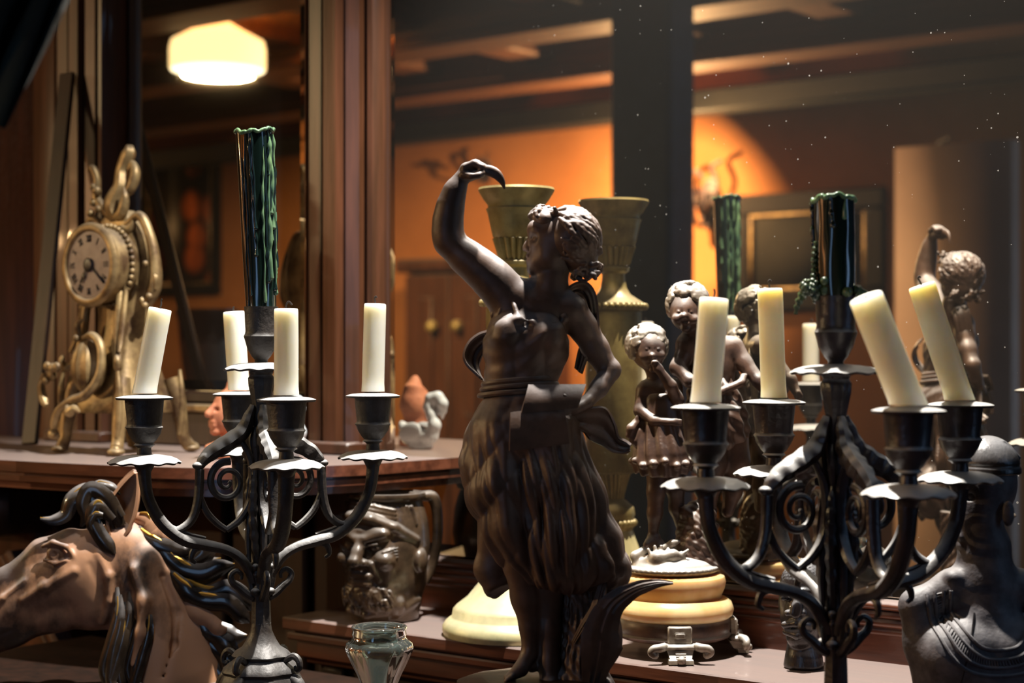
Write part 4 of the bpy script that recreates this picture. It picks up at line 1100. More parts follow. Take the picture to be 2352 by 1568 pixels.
# ---- green candles
def green_candle(base, top, r0, r1, label, drips, seed):
    L = (top - base).length
    rot = Vector((0, 0, 1)).rotation_difference((top - base).normalized()).to_euler()
    r = thing('green_candle', label, 'candle', base, rot=rot)
    R = random.Random(seed)
    n = 26; th = np.linspace(0, 2 * PI, 56, endpoint=False)
    g = np.zeros((n, 56, 3))
    rag = .0016 * np.sin(2 * th + seed) + .0009 * np.sin(7 * th) + .0007 * np.sin(13 * th + 2)
    for i, t in enumerate(np.linspace(0, 1, n)):
        rr = (r0 + (r1 - r0) * t) * (1 + .008 * np.sin(9 * th + 2 * math.sin(6 * t)) + .01 * np.sin(2 * th + 5 * t))
        g[i] = np.stack([rr * np.cos(th), rr * np.sin(th), t * L + rag * t ** 12], 1)
    inn = g[-1].copy(); inn[:, :2] *= .84; inn2 = inn.copy(); inn2[:, 2] = L - .010; inn2[:, :2] *= .9
    m = MB(); m.grid(np.concatenate([g, inn[None], inn2[None]]), close_v=True, flip=True); m.fan(inn2[:, :], up=True); m.fan(g[0], up=False)
    m.build('wax_body', WAX_G, r)
    m = MB(); k = 60
    rim = np.array([((r1 * 1.0) * math.cos(a), (r1 * 1.0) * math.sin(a), L + np.interp(a % (2 * PI), th, rag)) for a in np.linspace(0, 2 * PI, k)])
    m.tube(rim, [.0013 + .0009 * R.random() for _ in range(k)], 10, k * 5, cap=False)
    m.build('melted_rim', WAX_GL, r, sharp=180)
    for (a, z0, z1, w) in drips:
        rr = lambda t, da: ((r0 + (r1 - r0) * t + w * .35) * math.cos(a + da), (r0 + (r1 - r0) * t + w * .35) * math.sin(a + da), t * L)
        k = max(4, int(abs(z0 - z1) * 22)); pts = []; rad = []
        j = 0
        for t in np.linspace(z0, z1, k):
            j += R.uniform(-.05, .05); pts.append(rr(t, j)); rad.append(w * R.choice((.5, .6, .7, 1.15)))
        rad[-1] = w * 1.25; rad[0] = w * .25; m2 = MB(); m2.tube(pts, rad, 10, k * 9)
        m2.ball(pts[-1], w * 1.3, 8, 10)
        m2.build('wax_drip', WAX_GL if R.random() < .55 else WAX_G, r, sharp=180)
    MB().tube([(0, 0, L - .011), (.0006, 0, L - .004), (-.0006, 0, L + .003)], .0009, 6).build('wick', WICK, r)
    return r
ctr = lambda cx, Y: Vector(((cx - HX) / FPX * Y, Y, CZ + (-(704 - HY) - 6) * CU))
R_ = random.Random(9)
dr = []
for i in range(19):
    a = R_.uniform(-1.15, .75); dr.append((a if i % 2 else R_.uniform(-.5, .9), R_.uniform(.8, 1.0), R_.uniform(.03, .75), R_.uniform(.0012, .0023)))
dr += [(-2.0, .96, .08, .0011), (-1.72, .99, .30, .0016), (-1.55, .99, .45, .0016), (-2.3, .85, .02, .0009)]
b = ctr(LX, LY); green_candle(b, P(584, 303, LY), .0142, .0180, 'tall dark green candle with rows of pale wax drips down one side', dr, 2)
dr = [(PI + R_.uniform(-.5, .3), 1.0, R_.uniform(-.05, .4), R_.uniform(.0014, .0022)) for _ in range(5)] + [(-1.9, 1.0, .72, .0018), (-1.2, 1.0, .8, .0015)]
b = ctr(RX, RY); g2 = green_candle(b, P(1915, 456, RY), .0152, .0160, 'short dark green candle with wax spilt over its cup', dr, 5)
m = MB()
m.tube([(-.014, -.006, .010), (-.021, -.008, .008), (-.027, -.006, .003), (-.031, -.004, -.005), (-.032, -.003, -.011)], [.004, .0045, .0034, .0022, .0012], 10, 40, mod=lambda th, u: 1 + .25 * np.sin(u * 40) * np.cos(2 * th))
for k in range(26):
    m.ball((-.020 + R_.uniform(-.008, .010), -.010 + R_.uniform(-.004, .005), .009 + R_.uniform(-.005, .005)), R_.uniform(.0014, .0036), 6, 9)
m.ball((.006, -.015, .005), .004, 8, 12); m.ball((.017, -.008, .004), .0035, 8, 12)
m.tube([(.014, -.008, .006), (.022, -.006, .003), (.028, -.004, -.001)], [.004, .003, .0015], 8, 20)
for k in range(10):
    a = R_.uniform(0, 2 * PI); m.ball((.0165 * math.cos(a), .0165 * math.sin(a), R_.uniform(.003, .008)), R_.uniform(.003, .005), 6, 10)
m.tube([(-.0155, -.004, .045), (-.0165, -.004, .034), (-.0172, -.004, .022), (-.019, -.006, .012)], [.0012, .0022, .0018, .003], 8, 40, mod=lambda th, u: 1 + .3 * np.sin(u * 50))
m.build('spilt_wax', WAX_GD, g2)
# ================================================================ gilt mantel clock on the upper shelf
def mantel_clock():
    Yk = 2.13; U = Yk / FPX
    c = P(258, 1040, Yk); t, s = CA * c.x - SA * c.y, SA * c.x + CA * c.y
    r = thing('mantel_clock', 'gilt rococo mantel clock with a round dial and leafy crest on the upper shelf', 'clock', ts(t, s, Z_SHELF + .0012), DRZ)
    q = lambda a, b, z, *w: (a, -b, z, *w)                  # a along the dresser, b outwards, z up
    # case: rounded rectangles stacked
    m = MB(); rows = [(92, 96, 52, -128), (110, 96, 52, -126), (150, 84, 42, -112), (200, 70, 26, -96), (255, 60, 12, -82), (320, 62, 4, -74), (380, 78, 4, -72), (440, 86, 4, -70), (490, 78, 2, -64), (530, 56, 0, -54), (556, 30, -6, -44)]
    S_ = spline(np.array(rows, float), 44); th = np.linspace(0, 2 * PI, 48, endpoint=False)
    g = np.zeros((44, 48, 3))
    for i, (z, w, f, b) in enumerate(S_):
        ca, sa = np.cos(th), np.sin(th); e = .42
        x = np.sign(ca) * np.abs(ca) ** e * w; y = np.sign(sa) * np.abs(sa) ** e * (f - b) / 2 + (f + b) / 2
        g[i, :, 0] = x; g[i, :, 1] = -y; g[i, :, 2] = z
    m.grid(g, close_v=True); m.fan(g[0], up=False); m.fan(g[-1])
    m.build('case', GILT, r, scale=U)
    for sa in (-1, 1):
        for b0, b1, b2 in ((36, 56, 70), (-108, -124, -150)):
            MB().tube([q(78 * sa, b0, 170), q(90 * sa, (b0 + b1) / 2, 120), q(93 * sa, b1, 70), q(94 * sa, b1 + (b2 - b1) * .3, 34), q(98 * sa, b2 - (b2 - b1) * .2, 14), q(104 * sa, b2 + (b2 - b1) * .5, 9)], [20, 20, 16, 14, 15, 9], 12, 40).ball(q(100 * sa, b2, 8), (20, 20, 9)).build('leg', GILT, r, scale=U)
            MB().tube([q(96 * sa, b1 + 6, 190), q(104 * sa, b1 + 9, 140), q(105 * sa, b1 + 10, 80), q(100 * sa, b1 + 12, 40)], [4, 8, 8, 5], 8, 30).build('leg_moulding', GILT, r, scale=U)
    # rails of C-scrolls up the front corners
    for sa in (-1, 1):
        MB().tube([q(48 * sa, 10, 420), q(58 * sa, 26, 340), q(62 * sa, 34, 270), q(74 * sa, 44, 215), q(92 * sa, 58, 196), q(100 * sa, 66, 210), q(94 * sa, 64, 222)], [6, 10, 11, 11, 10, 8, 5], 10, 60).tube(
            [q(70 * sa, 14, 400), q(74 * sa, 26, 330), q(80 * sa, 40, 260), q(88 * sa, 52, 230)], [4, 7, 7, 4], 8, 40).build('scroll', GILT, r, scale=U)
        MB().tube([q(40 * sa, -6, 520), q(84 * sa, -10, 540), q(112 * sa, -14, 500), q(126 * sa, -18, 440), q(124 * sa, -20, 380), q(104 * sa, -14, 340), q(92 * sa, -6, 352)], [7, 11, 11, 14, 16, 11, 6], 10, 60).tube(
            [q(118 * sa, -16, 420), q(134 * sa, -14, 400), q(136 * sa, -12, 372)], [4, 8, 3], 8, 20).ball(q(120 * sa, -8, 356), 9).ball(q(112 * sa, -2, 336), 8).ball(q(118 * sa, 2, 430), 7).build('scroll', GILT, r, scale=U)
    # shell apron with leafy sprays
    m = MB(); m.ball(q(-6, 62, 196), (44, 34, 62), 20, 40)
    v = m.v[0]; a = np.arctan2(v[:, 0] + 6, -(v[:, 1] + 62)); f = 1 + .07 * np.cos(9 * a); v[:, 0] = -6 + (v[:, 0] + 6) * f; v[:, 1] = -62 + (v[:, 1] + 62) * f
    m.build('shell', GILT, r, scale=U)
    m = MB()
    m.tube([q(-20, 66, 262), q(20, 72, 268), q(52, 74, 240), q(54, 80, 180), q(24, 92, 136), q(-20, 102, 120), q(-60, 104, 98), q(-82, 100, 66), q(-84, 98, 44)], [5, 9, 10, 10, 11, 10, 9, 9, 4], 10, 80)
    m.tube([q(-30, 100, 116), q(-12, 112, 96), q(6, 112, 104), q(16, 104, 96)], [6, 11, 9, 3], 8, 30)
    m.ball(q(-84, 100, 44), 13).ball(q(-70, 104, 40), 10).ball(q(-10, 112, 96), 12)
    m.tube([q(-40, 60, 268), q(-44, 64, 290), q(-30, 62, 306)], [4, 8, 2], 8, 20).ball(q(-44, 66, 262), 9)
    m.build('apron_scroll', GILT, r, scale=U)
    m = MB()
    for x, b, z, w in ((-104, 90, 178, 14), (-92, 98, 194, 12), (-118, 92, 198, 11), (-112, 100, 166, 10), (-78, 96, 196, 12)): m.ball(q(x, b, z), (w, w * .7, w))
    m.tube([q(-132, 90, 182), q(-140, 92, 150), q(-124, 96, 118), q(-112, 98, 108)], [5, 9, 10, 5], 8, 30)
    m.build('flower_spray', GILT, r, scale=U)
    # drum, beads, bezel
    def ring(prof, name, mat, seg=56, cap=True):
        m = MB(); m.lathe([(rr, 0 + b) for rr, b in prof], seg, cap=cap)
        v = m.v; mm = MB()
        for i, x in enumerate(v): v[i] = np.stack([x[:, 0], -x[:, 2], x[:, 1] + 428], 1)
        return m.build(name, mat, r, scale=U)
    ring([(84, -10), (88, 0), (92, 8), (86, 14), (86, 50), (90, 54), (96, 58), (97, 64), (93, 70), (86, 73), (80, 72), (76, 66)], 'drum', GILT, cap=False)
    m = MB()
    for k in range(40):
        a = 2 * PI * k / 40; m.ball(q(91 * math.cos(a), 16, 428 + 91 * math.sin(a)), 6.5, 6, 10)
    m.build('bead_ring', GILT, r, scale=U)
    dial = ring([(0, 66), (77, 66)], 'dial', DIAL, cap=False)
    dial['label'] = 'silvered dial with roman numerals'
    m = MB()
    def stroke(p0, p1, w, b):
        d = np.array(p1) - np.array(p0); n = np.array([-d[1], d[0]]); n = n / np.linalg.norm(n) * w / 2
        P4 = [np.array(p0) + n, np.array(p0) - n, np.array(p1) - n, np.array(p1) + n]
        lo = [q(p[0], b, p[1] + 428) for p in P4]; hi = [q(p[0], b + .8, p[1] + 428) for p in P4]
        m.add(lo + hi, [[4, 5, 6, 7], [0, 1, 5, 4], [1, 2, 6, 5], [2, 3, 7, 6], [3, 0, 4, 7], [3, 2, 1, 0]])
    for k, num in enumerate(['XII', 'I', 'II', 'III', 'IV', 'V', 'VI', 'VII', 'VIII', 'IX', 'X', 'XI']):
        a = PI / 2 - k * PI / 6; rad = np.array([math.cos(a), math.sin(a)]); tan = np.array([math.sin(a), -math.cos(a)])
        wd = {'I': 4.5, 'V': 8, 'X': 9}; x = -sum(wd[ch] for ch in num) / 2
        for ch in num:
            w = wd[ch]; P2 = lambda fx, fy: rad * (52 + 16 * fy) + tan * (x + w * fx)
            if ch == 'I': stroke(P2(.5, 0), P2(.5, 1), 2.2, 66.4)
            if ch == 'V': stroke(P2(.1, 1), P2(.5, 0), 2.4, 66.4); stroke(P2(.9, 1), P2(.5, 0), 1.4, 66.4)
            if ch == 'X': stroke(P2(.1, 1), P2(.9, 0), 2.4, 66.4); stroke(P2(.9, 1), P2(.1, 0), 1.4, 66.4)
            x += w
    m.build('numerals', BLACKP, dial, scale=U, smooth=False)
    m = MB(); stroke((2, 2), (54, -42), 4.5, 68)
    m.build('minute_hand', BLACKP, dial, scale=U, smooth=False)
    m = MB(); stroke((2, 4), (-26, -40), 6, 69.5); m.ball(q(-17, 70, 428 - 26), (6, 1, 6)); m.build('hour_hand', BLACKP, dial, scale=U, smooth=False)
    m = MB(); m.ball(q(0, 70, 428), (16, 3, 16)); m.build('hand_boss', BLACKP, dial, scale=U)
    # leafy crest
    m = MB()
    m.tube([q(0, -20, 540), q(-6, -10, 570), q(10, -16, 610), q(6, -24, 650), q(22, -30, 690), q(12, -34, 706)], [26, 24, 18, 15, 16, 5], 12, 60, mod=lambda th, u: 1 + .12 * np.cos(5 * th))
    m.tube([q(10, -16, 590), q(42, -18, 604), q(52, -24, 640), q(36, -28, 664), q(28, -24, 648)], [8, 12, 12, 8, 4], 10, 40)
    m.tube([q(-10, -6, 540), q(-34, 2, 566), q(-52, 4, 590), q(-50, 4, 630), q(-62, 8, 656), q(-76, 8, 650)], [10, 12, 10, 9, 9, 4], 10, 50)
    m.tube([q(14, 0, 540), q(36, 2, 548), q(50, 4, 580), q(42, 2, 606)], [10, 13, 10, 3], 10, 40)
    m.tube([q(20, -8, 520), q(48, -4, 508), q(66, -4, 520), q(70, -4, 536)], [8, 12, 8, 3], 10, 30)
    for x, b, z, w in ((-40, 12, 602, 11), (-54, 12, 576, 9), (-64, 12, 552, 9), (-36, 12, 560, 9), (-52, 14, 612, 8)): m.ball(q(x, b, z), w, 8, 12)
    m.build('crest', GILT, r, scale=U)
mantel_clock()
# ================================================================ brass candlestick on the ledge
def candlestick():
    Yk = 1.858; U = Yk / FPX
    c = P(1186, 1463, Yk)
    r = thing('brass_candlestick', 'tall aged brass candlestick with a flared rim, standing behind the bronze statue', 'candlestick', (c.x, c.y, CZ + Z_LEDGE + .0006))
    zb = (CZ + Z_LEDGE - CZ) / U
    Z = lambda y: (HY - y) - zb
    b0 = Z(1459)                                         # ledge level in picture rows
    y0 = HY - zb
    fl = lambda n, d: (lambda th, rr, z: 1 + d * (np.abs(np.sin(n * th / 2)) - .5))
    k = (y0 - 1250) / (1475 - 1250); B = lambda y: Z(1250 + (y - 1250) * k)
    MB().lathe([(166, 0), (170, B(1466)), (170, B(1452)), (162, B(1440)), (152, B(1432)), (148, B(1428)), (146, B(1412)), (138, B(1402)), (112, B(1380)), (86, B(1345)), (66, B(1305)), (54, B(1270)), (48, B(1250))], 72).build('base', BRASS_P, r, scale=U)
    m = MB(); m.lathe([(46, Z(1252)), (52, Z(1240)), (50, Z(1222)), (54, Z(1210)), (50, Z(1192)), (34, Z(1178)), (24, Z(1172))], 48)
    for j in range(26):
        a = 2 * PI * j / 26; m.ball((52 * math.cos(a), 52 * math.sin(a), Z(1231)), (8, 8, 9), 6, 10)
    m.build('lower_knop', BRASS, r, scale=U)
    MB().lathe([(24, Z(1176)), (26, Z(1160)), (36, Z(1122)), (41, Z(1110)), (36, Z(1108))], 96, mod=fl(18, .16)).build('fluted_neck', BRASS, r, scale=U)
    MB().lathe([(40, Z(1110)), (68, Z(1104)), (70, Z(1090)), (70, Z(712)), (66, Z(704))], 48).build('shaft', BRASS, r, scale=U)
    m = MB(); m.lathe([(72, Z(706)), (78, Z(700)), (76, Z(688)), (60, Z(678)), (42, Z(666)), (33, Z(650)), (29, Z(630)), (29, Z(616)), (38, Z(610)), (40, Z(602)), (34, Z(596))], 48)
    for j in range(34):
        a = 2 * PI * j / 34; m.ball((79 * math.cos(a), 79 * math.sin(a), Z(697)), (8, 8, 9), 6, 10)
    m.build('upper_knop', BRASS, r, scale=U)
    m = MB(); m.lathe([(34, Z(598)), (40, Z(590)), (50, Z(556)), (52, Z(550)), (48, Z(548))], 96, mod=fl(20, .16)); m.build('fluted_cup', BRASS, r, scale=U)
    MB().lathe([(46, Z(552)), (54, Z(546)), (60, Z(520)), (66, Z(492)), (70, Z(482)), (65, Z(478)), (66, Z(472)), (74, Z(462)), (84, Z(446)), (88, Z(438)), (86, Z(433)), (72, Z(438)), (52, Z(452)), (48, Z(500)), (0, Z(505))], 64, cap=False).build('cup_rim', BRASS, r, scale=U)
candlestick()
# ================================================================ face jug on the ledge
def face_jug():
    Yk = 1.965; U = Yk / FPX
    c = P(884, 1430, Yk)
    r = thing('face_jug', 'dark glazed pottery jug moulded as the face of a bearded man, on the lower ledge', 'jug', (c.x, c.y, CZ + Z_LEDGE + .0006), math.radians(-26))
    zb = Z_LEDGE / U; y0 = HY - zb
    Z = lambda y: (y0 - 1430) + (1430 - y)
    # front of the face is local -y
    S = SDF((-125, -150, 0), (135, 130, Z(1085)), 2.6)
    S.chain([(0, 0, 40, 78), (0, 4, 110, 88), (0, 6, 190, 94), (0, 8, 250, 88), (0, 8, Z(1140), 80)], 26)
    S.cap((0, 0, 8), (0, 0, 40), 76, 80, 14)
    S.ell((0, -62, Z(1345)), (66, 44, 44), 20)                # beard
    S.ell((0, -70, Z(1262)), (70, 34, 76), 22)                # face mask
    S.ell((0, -84, Z(1190)), (62, 28, 26), 14)                # brow
    for sg in (-1, 1):
        S.cap((12 * sg, -108, Z(1204)), (50 * sg, -92, Z(1192)), 12, 10, 8)
        S.ell((30 * sg, -104, Z(1226)), (20, 14, 11), 5, sub=True); S.ell((30 * sg, -96, Z(1226)), (13, 10, 8), 3)
        S.ell((48 * sg, -86, Z(1258)), (24, 22, 22), 10)
        S.cap((24 * sg, -106, Z(1268)), (38 * sg, -92, Z(1308)), 9, 6, 5)
        for k in range(4): S.cap((52 * sg, -98, Z(1236 + k * 7)), (76 * sg, -72, Z(1226 + k * 8)), 3, 2.4, 2)
        S.cap((40 * sg, -104, Z(1216)), (12 * sg, -112, Z(1222)), 3, 3, 2)
        S.ell((100 * sg, -8, Z(1265)), (12, 22, 30), 8)
    S.chain([(0, -108, Z(1206), 11), (0, -122, Z(1236), 13), (0, -134, Z(1258), 16)], 8)
    S.ell((-15, -118, Z(1262)), (11, 12, 10), 5); S.ell((15, -118, Z(1262)), (11, 12, 10), 5)
    S.cap((-20, -108, Z(1296)), (20, -108, Z(1296)), 9, 9, 5); S.cap((-16, -106, Z(1316)), (16, -106, Z(1316)), 9, 9, 5)
    S.cap((-24, -116, Z(1306)), (24, -116, Z(1306)), 3, 3, 2, sub=True)
    R = random.Random(4)
    for k in range(70):
        x = R.uniform(-62, 62); z = R.uniform(1326, 1384); y = -math.sqrt(max(0, 1 - (x / 72) ** 2)) * 44 - 62 + abs(z - 1345) * .25
        S.cap((x, y, Z(z)), (x * 1.06 + 3, y + 2, Z(z + 12)), 4.5, 3, 2)
    for k, zz in enumerate((1120, 1130, 1141)):
        S.chain([(-84 + k * 2, -30, Z(zz + 4), 6), (-40, -76 - k * 4, Z(zz), 6.5), (10, -86 - k * 4, Z(zz + 2), 6), (60, -62, Z(zz + 14), 6)], 3)
    S.chain([(-70, -66, Z(1156), 14), (-30, -98, Z(1150), 14), (20, -100, Z(1154), 13), (64, -70, Z(1176), 12), (92, -20, Z(1212), 11)], 6)
    S.ell((-64, -88, Z(1160)), (22, 22, 16), 6)
    for k in range(8): S.cap((20 + k * 9, -80 + k * 8, Z(1120 + k)), (30 + k * 9, -74 + k * 8, Z(1150 + k * 3)), 5, 4, 3)
    S.chain([(-60, -50, Z(1396), 12), (0, -76, Z(1402), 12), (60, -50, Z(1392), 12), (80, 0, Z(1366), 14)], 6)
    S.ell((58, -54, Z(1372)), (24, 20, 26), 8)
    S.ell((0, 6, Z(1085)), (70, 70, 60), 6, sub=True)
    S.build('jug_body', JUG, r, U, relax=1)
    m = MB(); m.lathe([(72, Z(1128)), (80, Z(1116)), (88, Z(1112)), (92, Z(1104)), (90, Z(1096)), (82, Z(1095)), (74, Z(1104)), (70, Z(1130))], 56, 0, 6, cap=False); m.build('rim', JUG, r, scale=U)
    r.scale = (1, 1, .89)
    MB().tube([(60, 62, Z(1108)), (78, 84, Z(1112)), (86, 92, Z(1150)), (88, 90, Z(1220)), (80, 78, Z(1290)), (66, 62, Z(1330))], [13, 15, 13, 12, 12, 14], 12, 50).build('handle', JUG, r, scale=U)
face_jug()
# ================================================================ glass vase
def vase():
    Yk = 1.50; U = Yk / FPX
    c = P(871, 1540, Yk)
    r = thing('glass_vase', 'clear pale green glass vase with moulded ribs, standing low before the face jug', 'vase', (c.x, c.y, CZ + Z_TABLE + .0006))
    zb = Z_TABLE / U; y0 = HY - zb; Z = lambda y: y0 - y
    rib = lambda th, rr, z: 1 + .045 * np.abs(np.cos(5 * th)) * np.clip((rr - 22) / 20, 0, 1) * (z < Z(1466)) - .02 * (z < Z(1466)) * (rr > 22)
    out = [(0, 0), (46, 0), (52, 4), (48, 10), (26, 22), (17, 40), (20, Z(1650)), (26, Z(1620)), (38, Z(1580)), (50, Z(1550)), (64, Z(1522)), (74, Z(1500)), (77, Z(1490)), (74, Z(1478)), (64, Z(1470)), (60, Z(1464)), (63, Z(1456)), (61, Z(1448)), (64, Z(1441)), (62, Z(1438))]
    inn = [(58, Z(1440)), (56, Z(1462)), (66, Z(1480)), (70, Z(1490)), (66, Z(1502)), (56, Z(1524)), (42, Z(1552)), (30, Z(1584)), (16, Z(1618)), (0, Z(1630))]
    MB().lathe(out + inn, 80, mod=rib, cap=False).build('glass_body', GLASS, r, scale=U, sharp=180)
vase()
# ================================================================ terracotta head and white swan on the shelf
def terracotta():
    Yk = 2.03; U = Yk / FPX
    c = P(532, 1040, Yk)
    r = thing('terracotta_figurine', 'small terracotta head figurine half hidden behind the candelabrum, on the upper shelf', 'figurine', (c.x, c.y, CZ + Z_SHELF + .0006), math.radians(-52))
    S = SDF((-50, -95, 0), (50, 60, 185), 2.5)
    S.cap((0, 0, 8), (0, -10, 8), 42, 36, 6); S.cap((0, -30, 12), (0, -62, 10), 18, 14, 10)
    S.chain([(0, 4, 14, 34), (0, 6, 50, 24), (0, -4, 80, 30)], 14)
    S.ell((0, 0, 110), (38, 46, 50), 12); S.ell((0, -28, 92), (26, 24, 34), 12)
    S.chain([(0, -46, 118, 7), (0, -60, 102, 9)], 6); S.cap((-9, -50, 84), (9, -50, 84), 5, 5, 3); S.cap((-8, -49, 76), (8, -49, 76), 6, 6, 3); S.cap((-10, -56, 80), (10, -56, 80), 2, 2, 1, sub=True)
    S.ell((0, -42, 62), (14, 12, 10), 6)
    for sg in (-1, 1): S.ell((15 * sg, -47, 112), (9, 6, 6), 3, sub=True); S.ell((38 * sg, 2, 104), (6, 10, 14), 3)
    S.chain([(0, 10, 150, 26), (0, 4, 166, 14), (0, 0, 178, 6)], 10)
    S.chain([(30, -10, 30, 9), (24, -44, 36, 8), (10, -66, 26, 8)], 5)
    S.build('clay_body', TERRA, r, U)
terracotta()
def swan():
    Yk = 2.035; U = Yk / FPX
    c = P(655, 1040, Yk)
    r = thing('swan_figurine', 'white porcelain swan with a curved neck, behind the candelabrum on the upper shelf', 'figurine', (c.x, c.y, CZ + Z_SHELF + .0006), math.radians(-38))
    S = SDF((-75, -70, 0), (75, 45, 150), 2.5)
    S.ell((-8, 0, 30), (52, 26, 30), 10); S.chain([(-40, 0, 36, 22), (-60, 0, 56, 10), (-66, 0, 64, 4)], 10)
    S.cap((-8, 0, 4), (10, 0, 4), 24, 24, 6)
    S.chain([(34, 0, 34, 20), (46, 0, 60, 15), (36, 0, 86, 13), (26, 0, 106, 13), (30, -4, 126, 14), (48, -10, 130, 14), (58, -14, 114, 14), (56, -18, 96, 11)], 8)
    S.chain([(56, -18, 96, 9), (52, -22, 82, 5), (50, -24, 74, 2)], 4)
    for sg in (-1, 1): S.ell((-18, 22 * sg, 42), (38, 8, 24), 5, rot=(0, -.3, 0))
    S.build('swan_body', PORC, r, U)
swan()
# ================================================================ cherub group on its alabaster base
def cherub_group():
    Yk = 1.745; U = Yk / FPX; OX = 1545
    c = P(OX, 1500, Yk)
    r = thing('cherub_statuette', 'bronze statuette of two curly haired children on a round honey alabaster base with bronze feet', 'statuette', (c.x, c.y, CZ + Z_LEDGE + .0006))
    zb = Z_LEDGE / U; y0 = HY - zb; dz = y0 - 1500
    Z = lambda y: (1500 - y) + dz
    q = lambda x, y, d=0, *a: (x - OX, d, Z(y), *a)
    MB().lathe([(110, Z(1372)), (120, Z(1370)), (134, Z(1380)), (140, Z(1396)), (136, Z(1410)), (128, Z(1416)), (116, Z(1416))][::-1] + [(112, Z(1370)), (113, Z(1362)), (119, Z(1348)), (122, Z(1334)), (118, Z(1322)), (108, Z(1317)), (60, Z(1316))], 72).build('alabaster_base', ALAB, r, scale=U)
    MB().lathe([(120, Z(1462)), (130, Z(1458)), (134, Z(1452)), (130, Z(1447)), (132, Z(1440)), (132, Z(1422)), (126, Z(1415))], 72).build('bronze_band', CHERUB, r, scale=U)
    for k in range(4):
        a = -PI / 2 + k * PI / 2 + .02
        M = Matrix.Rotation(a + PI / 2, 4, 'Z')
        T = lambda *p: tuple(M @ Vector(p))
        m = MB()
        m.bbox(-27, 27, -146, -128, Z(1456), Z(1418), 3, M); m.bbox(-13, 13, -150, -144, Z(1446), Z(1430), 4, M)
        m.bbox(-42, 42, -158, -128, Z(1468), Z(1456), 5, M)
        for sg in (-1, 1):
            m.tube([T(34 * sg, -150, Z(1460)), T(44 * sg, -158, Z(1462)), T(60 * sg, -160, Z(1464)), T(66 * sg, -160, Z(1472)), T(56 * sg, -160, Z(1479)), T(52 * sg, -160, Z(1472))], [9, 10, 9, 8, 7, 4], 10, 40)
        lo = 2
        g = []
        for z, w, b in ((Z(1468), 30, 150), (Z(1478), 26, 156), (Z(1486), 24, 162), (lo + 8, 27, 170), (lo, 28, 172)):
            g.append([T(-w, -b + 24, z), T(-w, -b, z), T(w, -b, z), T(w, -b + 24, z)])
        g = np.array(g); m.grid(g, close_v=True, flip=True); m.fan(g[-1], up=False); m.fan(g[0])
        for i in range(5):
            z = Z(1472 + i * 4.5); b = 155 + i * 2.6; m.tube([T(-12 + i * .6, -b, z), T(12 - i * .6, -b, z)], 2.2, 6, 6)
        m.ball(T(0, -174, lo + 9), (10, 10, 9), 8, 12)
        m.build('foot', SPELTER, r, scale=U)
    # ---- sculpted mound with shells and a beaded edge
    S = SDF(q(1425, 1325, -120), q(1670, 1160, 120), 2.6)
    S.ell(q(1540, 1306, 0), (108, 108, 20), 6); S.ell(q(1540, 1296, 0), (94, 94, 22), 6)
    R = random.Random(12)
    for k in range(46):
        a = 2 * PI * k / 46; S.ell((OX - 5 - OX + 104 * math.cos(a), 104 * math.sin(a), Z(1303)), (7, 7, 6), 4)
    K = SDF(q(1520, 1312, -90), q(1690, 1140, 110), 2.6)
    K.chain([q(1604, 1305, 8, 52), q(1602, 1250, 10, 46), q(1600, 1206, 14, 40), q(1604, 1184, 16, 34)], 16)
    for k in range(60):
        a = R.uniform(0, 2 * PI); y = R.uniform(1176, 1306); rr = 44 - (1300 - y) * .10
        K.ell(q(1603 + rr * math.cos(a), y, 10 + rr * math.sin(a)), (R.uniform(8, 18), R.uniform(8, 18), R.uniform(8, 20)), 4)
    K.disp(lambda X, Y, Z_: 2.0 * np.sin(X * .22 + Z_ * .1) * np.sin(Z_ * .25 + Y * .12))
    K.build('rock', CHERUB, r, U)
    S.chain([q(1480, 1290, -40, 14), q(1505, 1276, -64, 16), q(1540, 1268, -66, 12), q(1562, 1274, -58, 7)], 8)
    for k in range(7):
        S.cap(q(1498 + k * 6, 1286, -66), q(1484 + k * 15, 1256 - 8 * math.sin(k), -58), 6, 4, 4)
    S.chain([q(1462, 1290, -30, 12), q(1458, 1276, -26, 12), q(1478, 1262, -20, 9)], 6)
    S.chain([q(1510, 1262, -40, 8), q(1540, 1244, -46, 8), q(1556, 1240, -40, 4)], 5)
    S.build('mound', SPELTER, r, U)
    # ---- the girl
    G = SDF(q(1420, 1262, -90), q(1620, 735, 90), 2.6)
    G.chain([q(1508, 1050, 0, 26), q(1506, 1130, -8, 20), q(1504, 1180, -4, 17), q(1500, 1226, 2, 11)], 10); G.chain([q(1500, 1236, 2, 13), q(1484, 1250, -18, 9)], 8); G.cap(q(1505, 1240, 2), q(1512, 1262, 2), 14, 22, 8)
    G.chain([q(1546, 1050, 10, 26), q(1552, 1120, 6, 21), q(1556, 1170, 14, 17), q(1566, 1214, 22, 11)], 10)
    G.ell(q(1520, 930, 0), (46, 36, 60), 16); G.ell(q(1528, 1000, 2), (54, 42, 50), 16)
    G.cap(q(1486, 894, 0), q(1546, 890, 4), 22, 22, 14)
    G.chain([q(1514, 890, 2, 20), q(1496, 840, 0, 18)], 8)
    G.ell(q(1488, 800, 0), (42, 44, 50), 8, rot=(0, -.2, 0))
    G.ell(q(1494, 810, -24), (31, 26, 38), 10)
    G.ell(q(1494, 818, -48), (9, 9, 7), 5); G.ell(q(1478, 820, -38), (12, 10, 11), 6); G.ell(q(1512, 818, -38), (12, 10, 11), 6)
    G.ell(q(1496, 834, -50), (6, 5, 3.5), 3, sub=True); G.cap(q(1488, 829, -48), q(1504, 829, -48), 3.5, 3.5, 3); G.cap(q(1490, 840, -47), q(1502, 840, -47), 4, 4, 3); G.ell(q(1497, 850, -42), (10, 8, 7), 4)
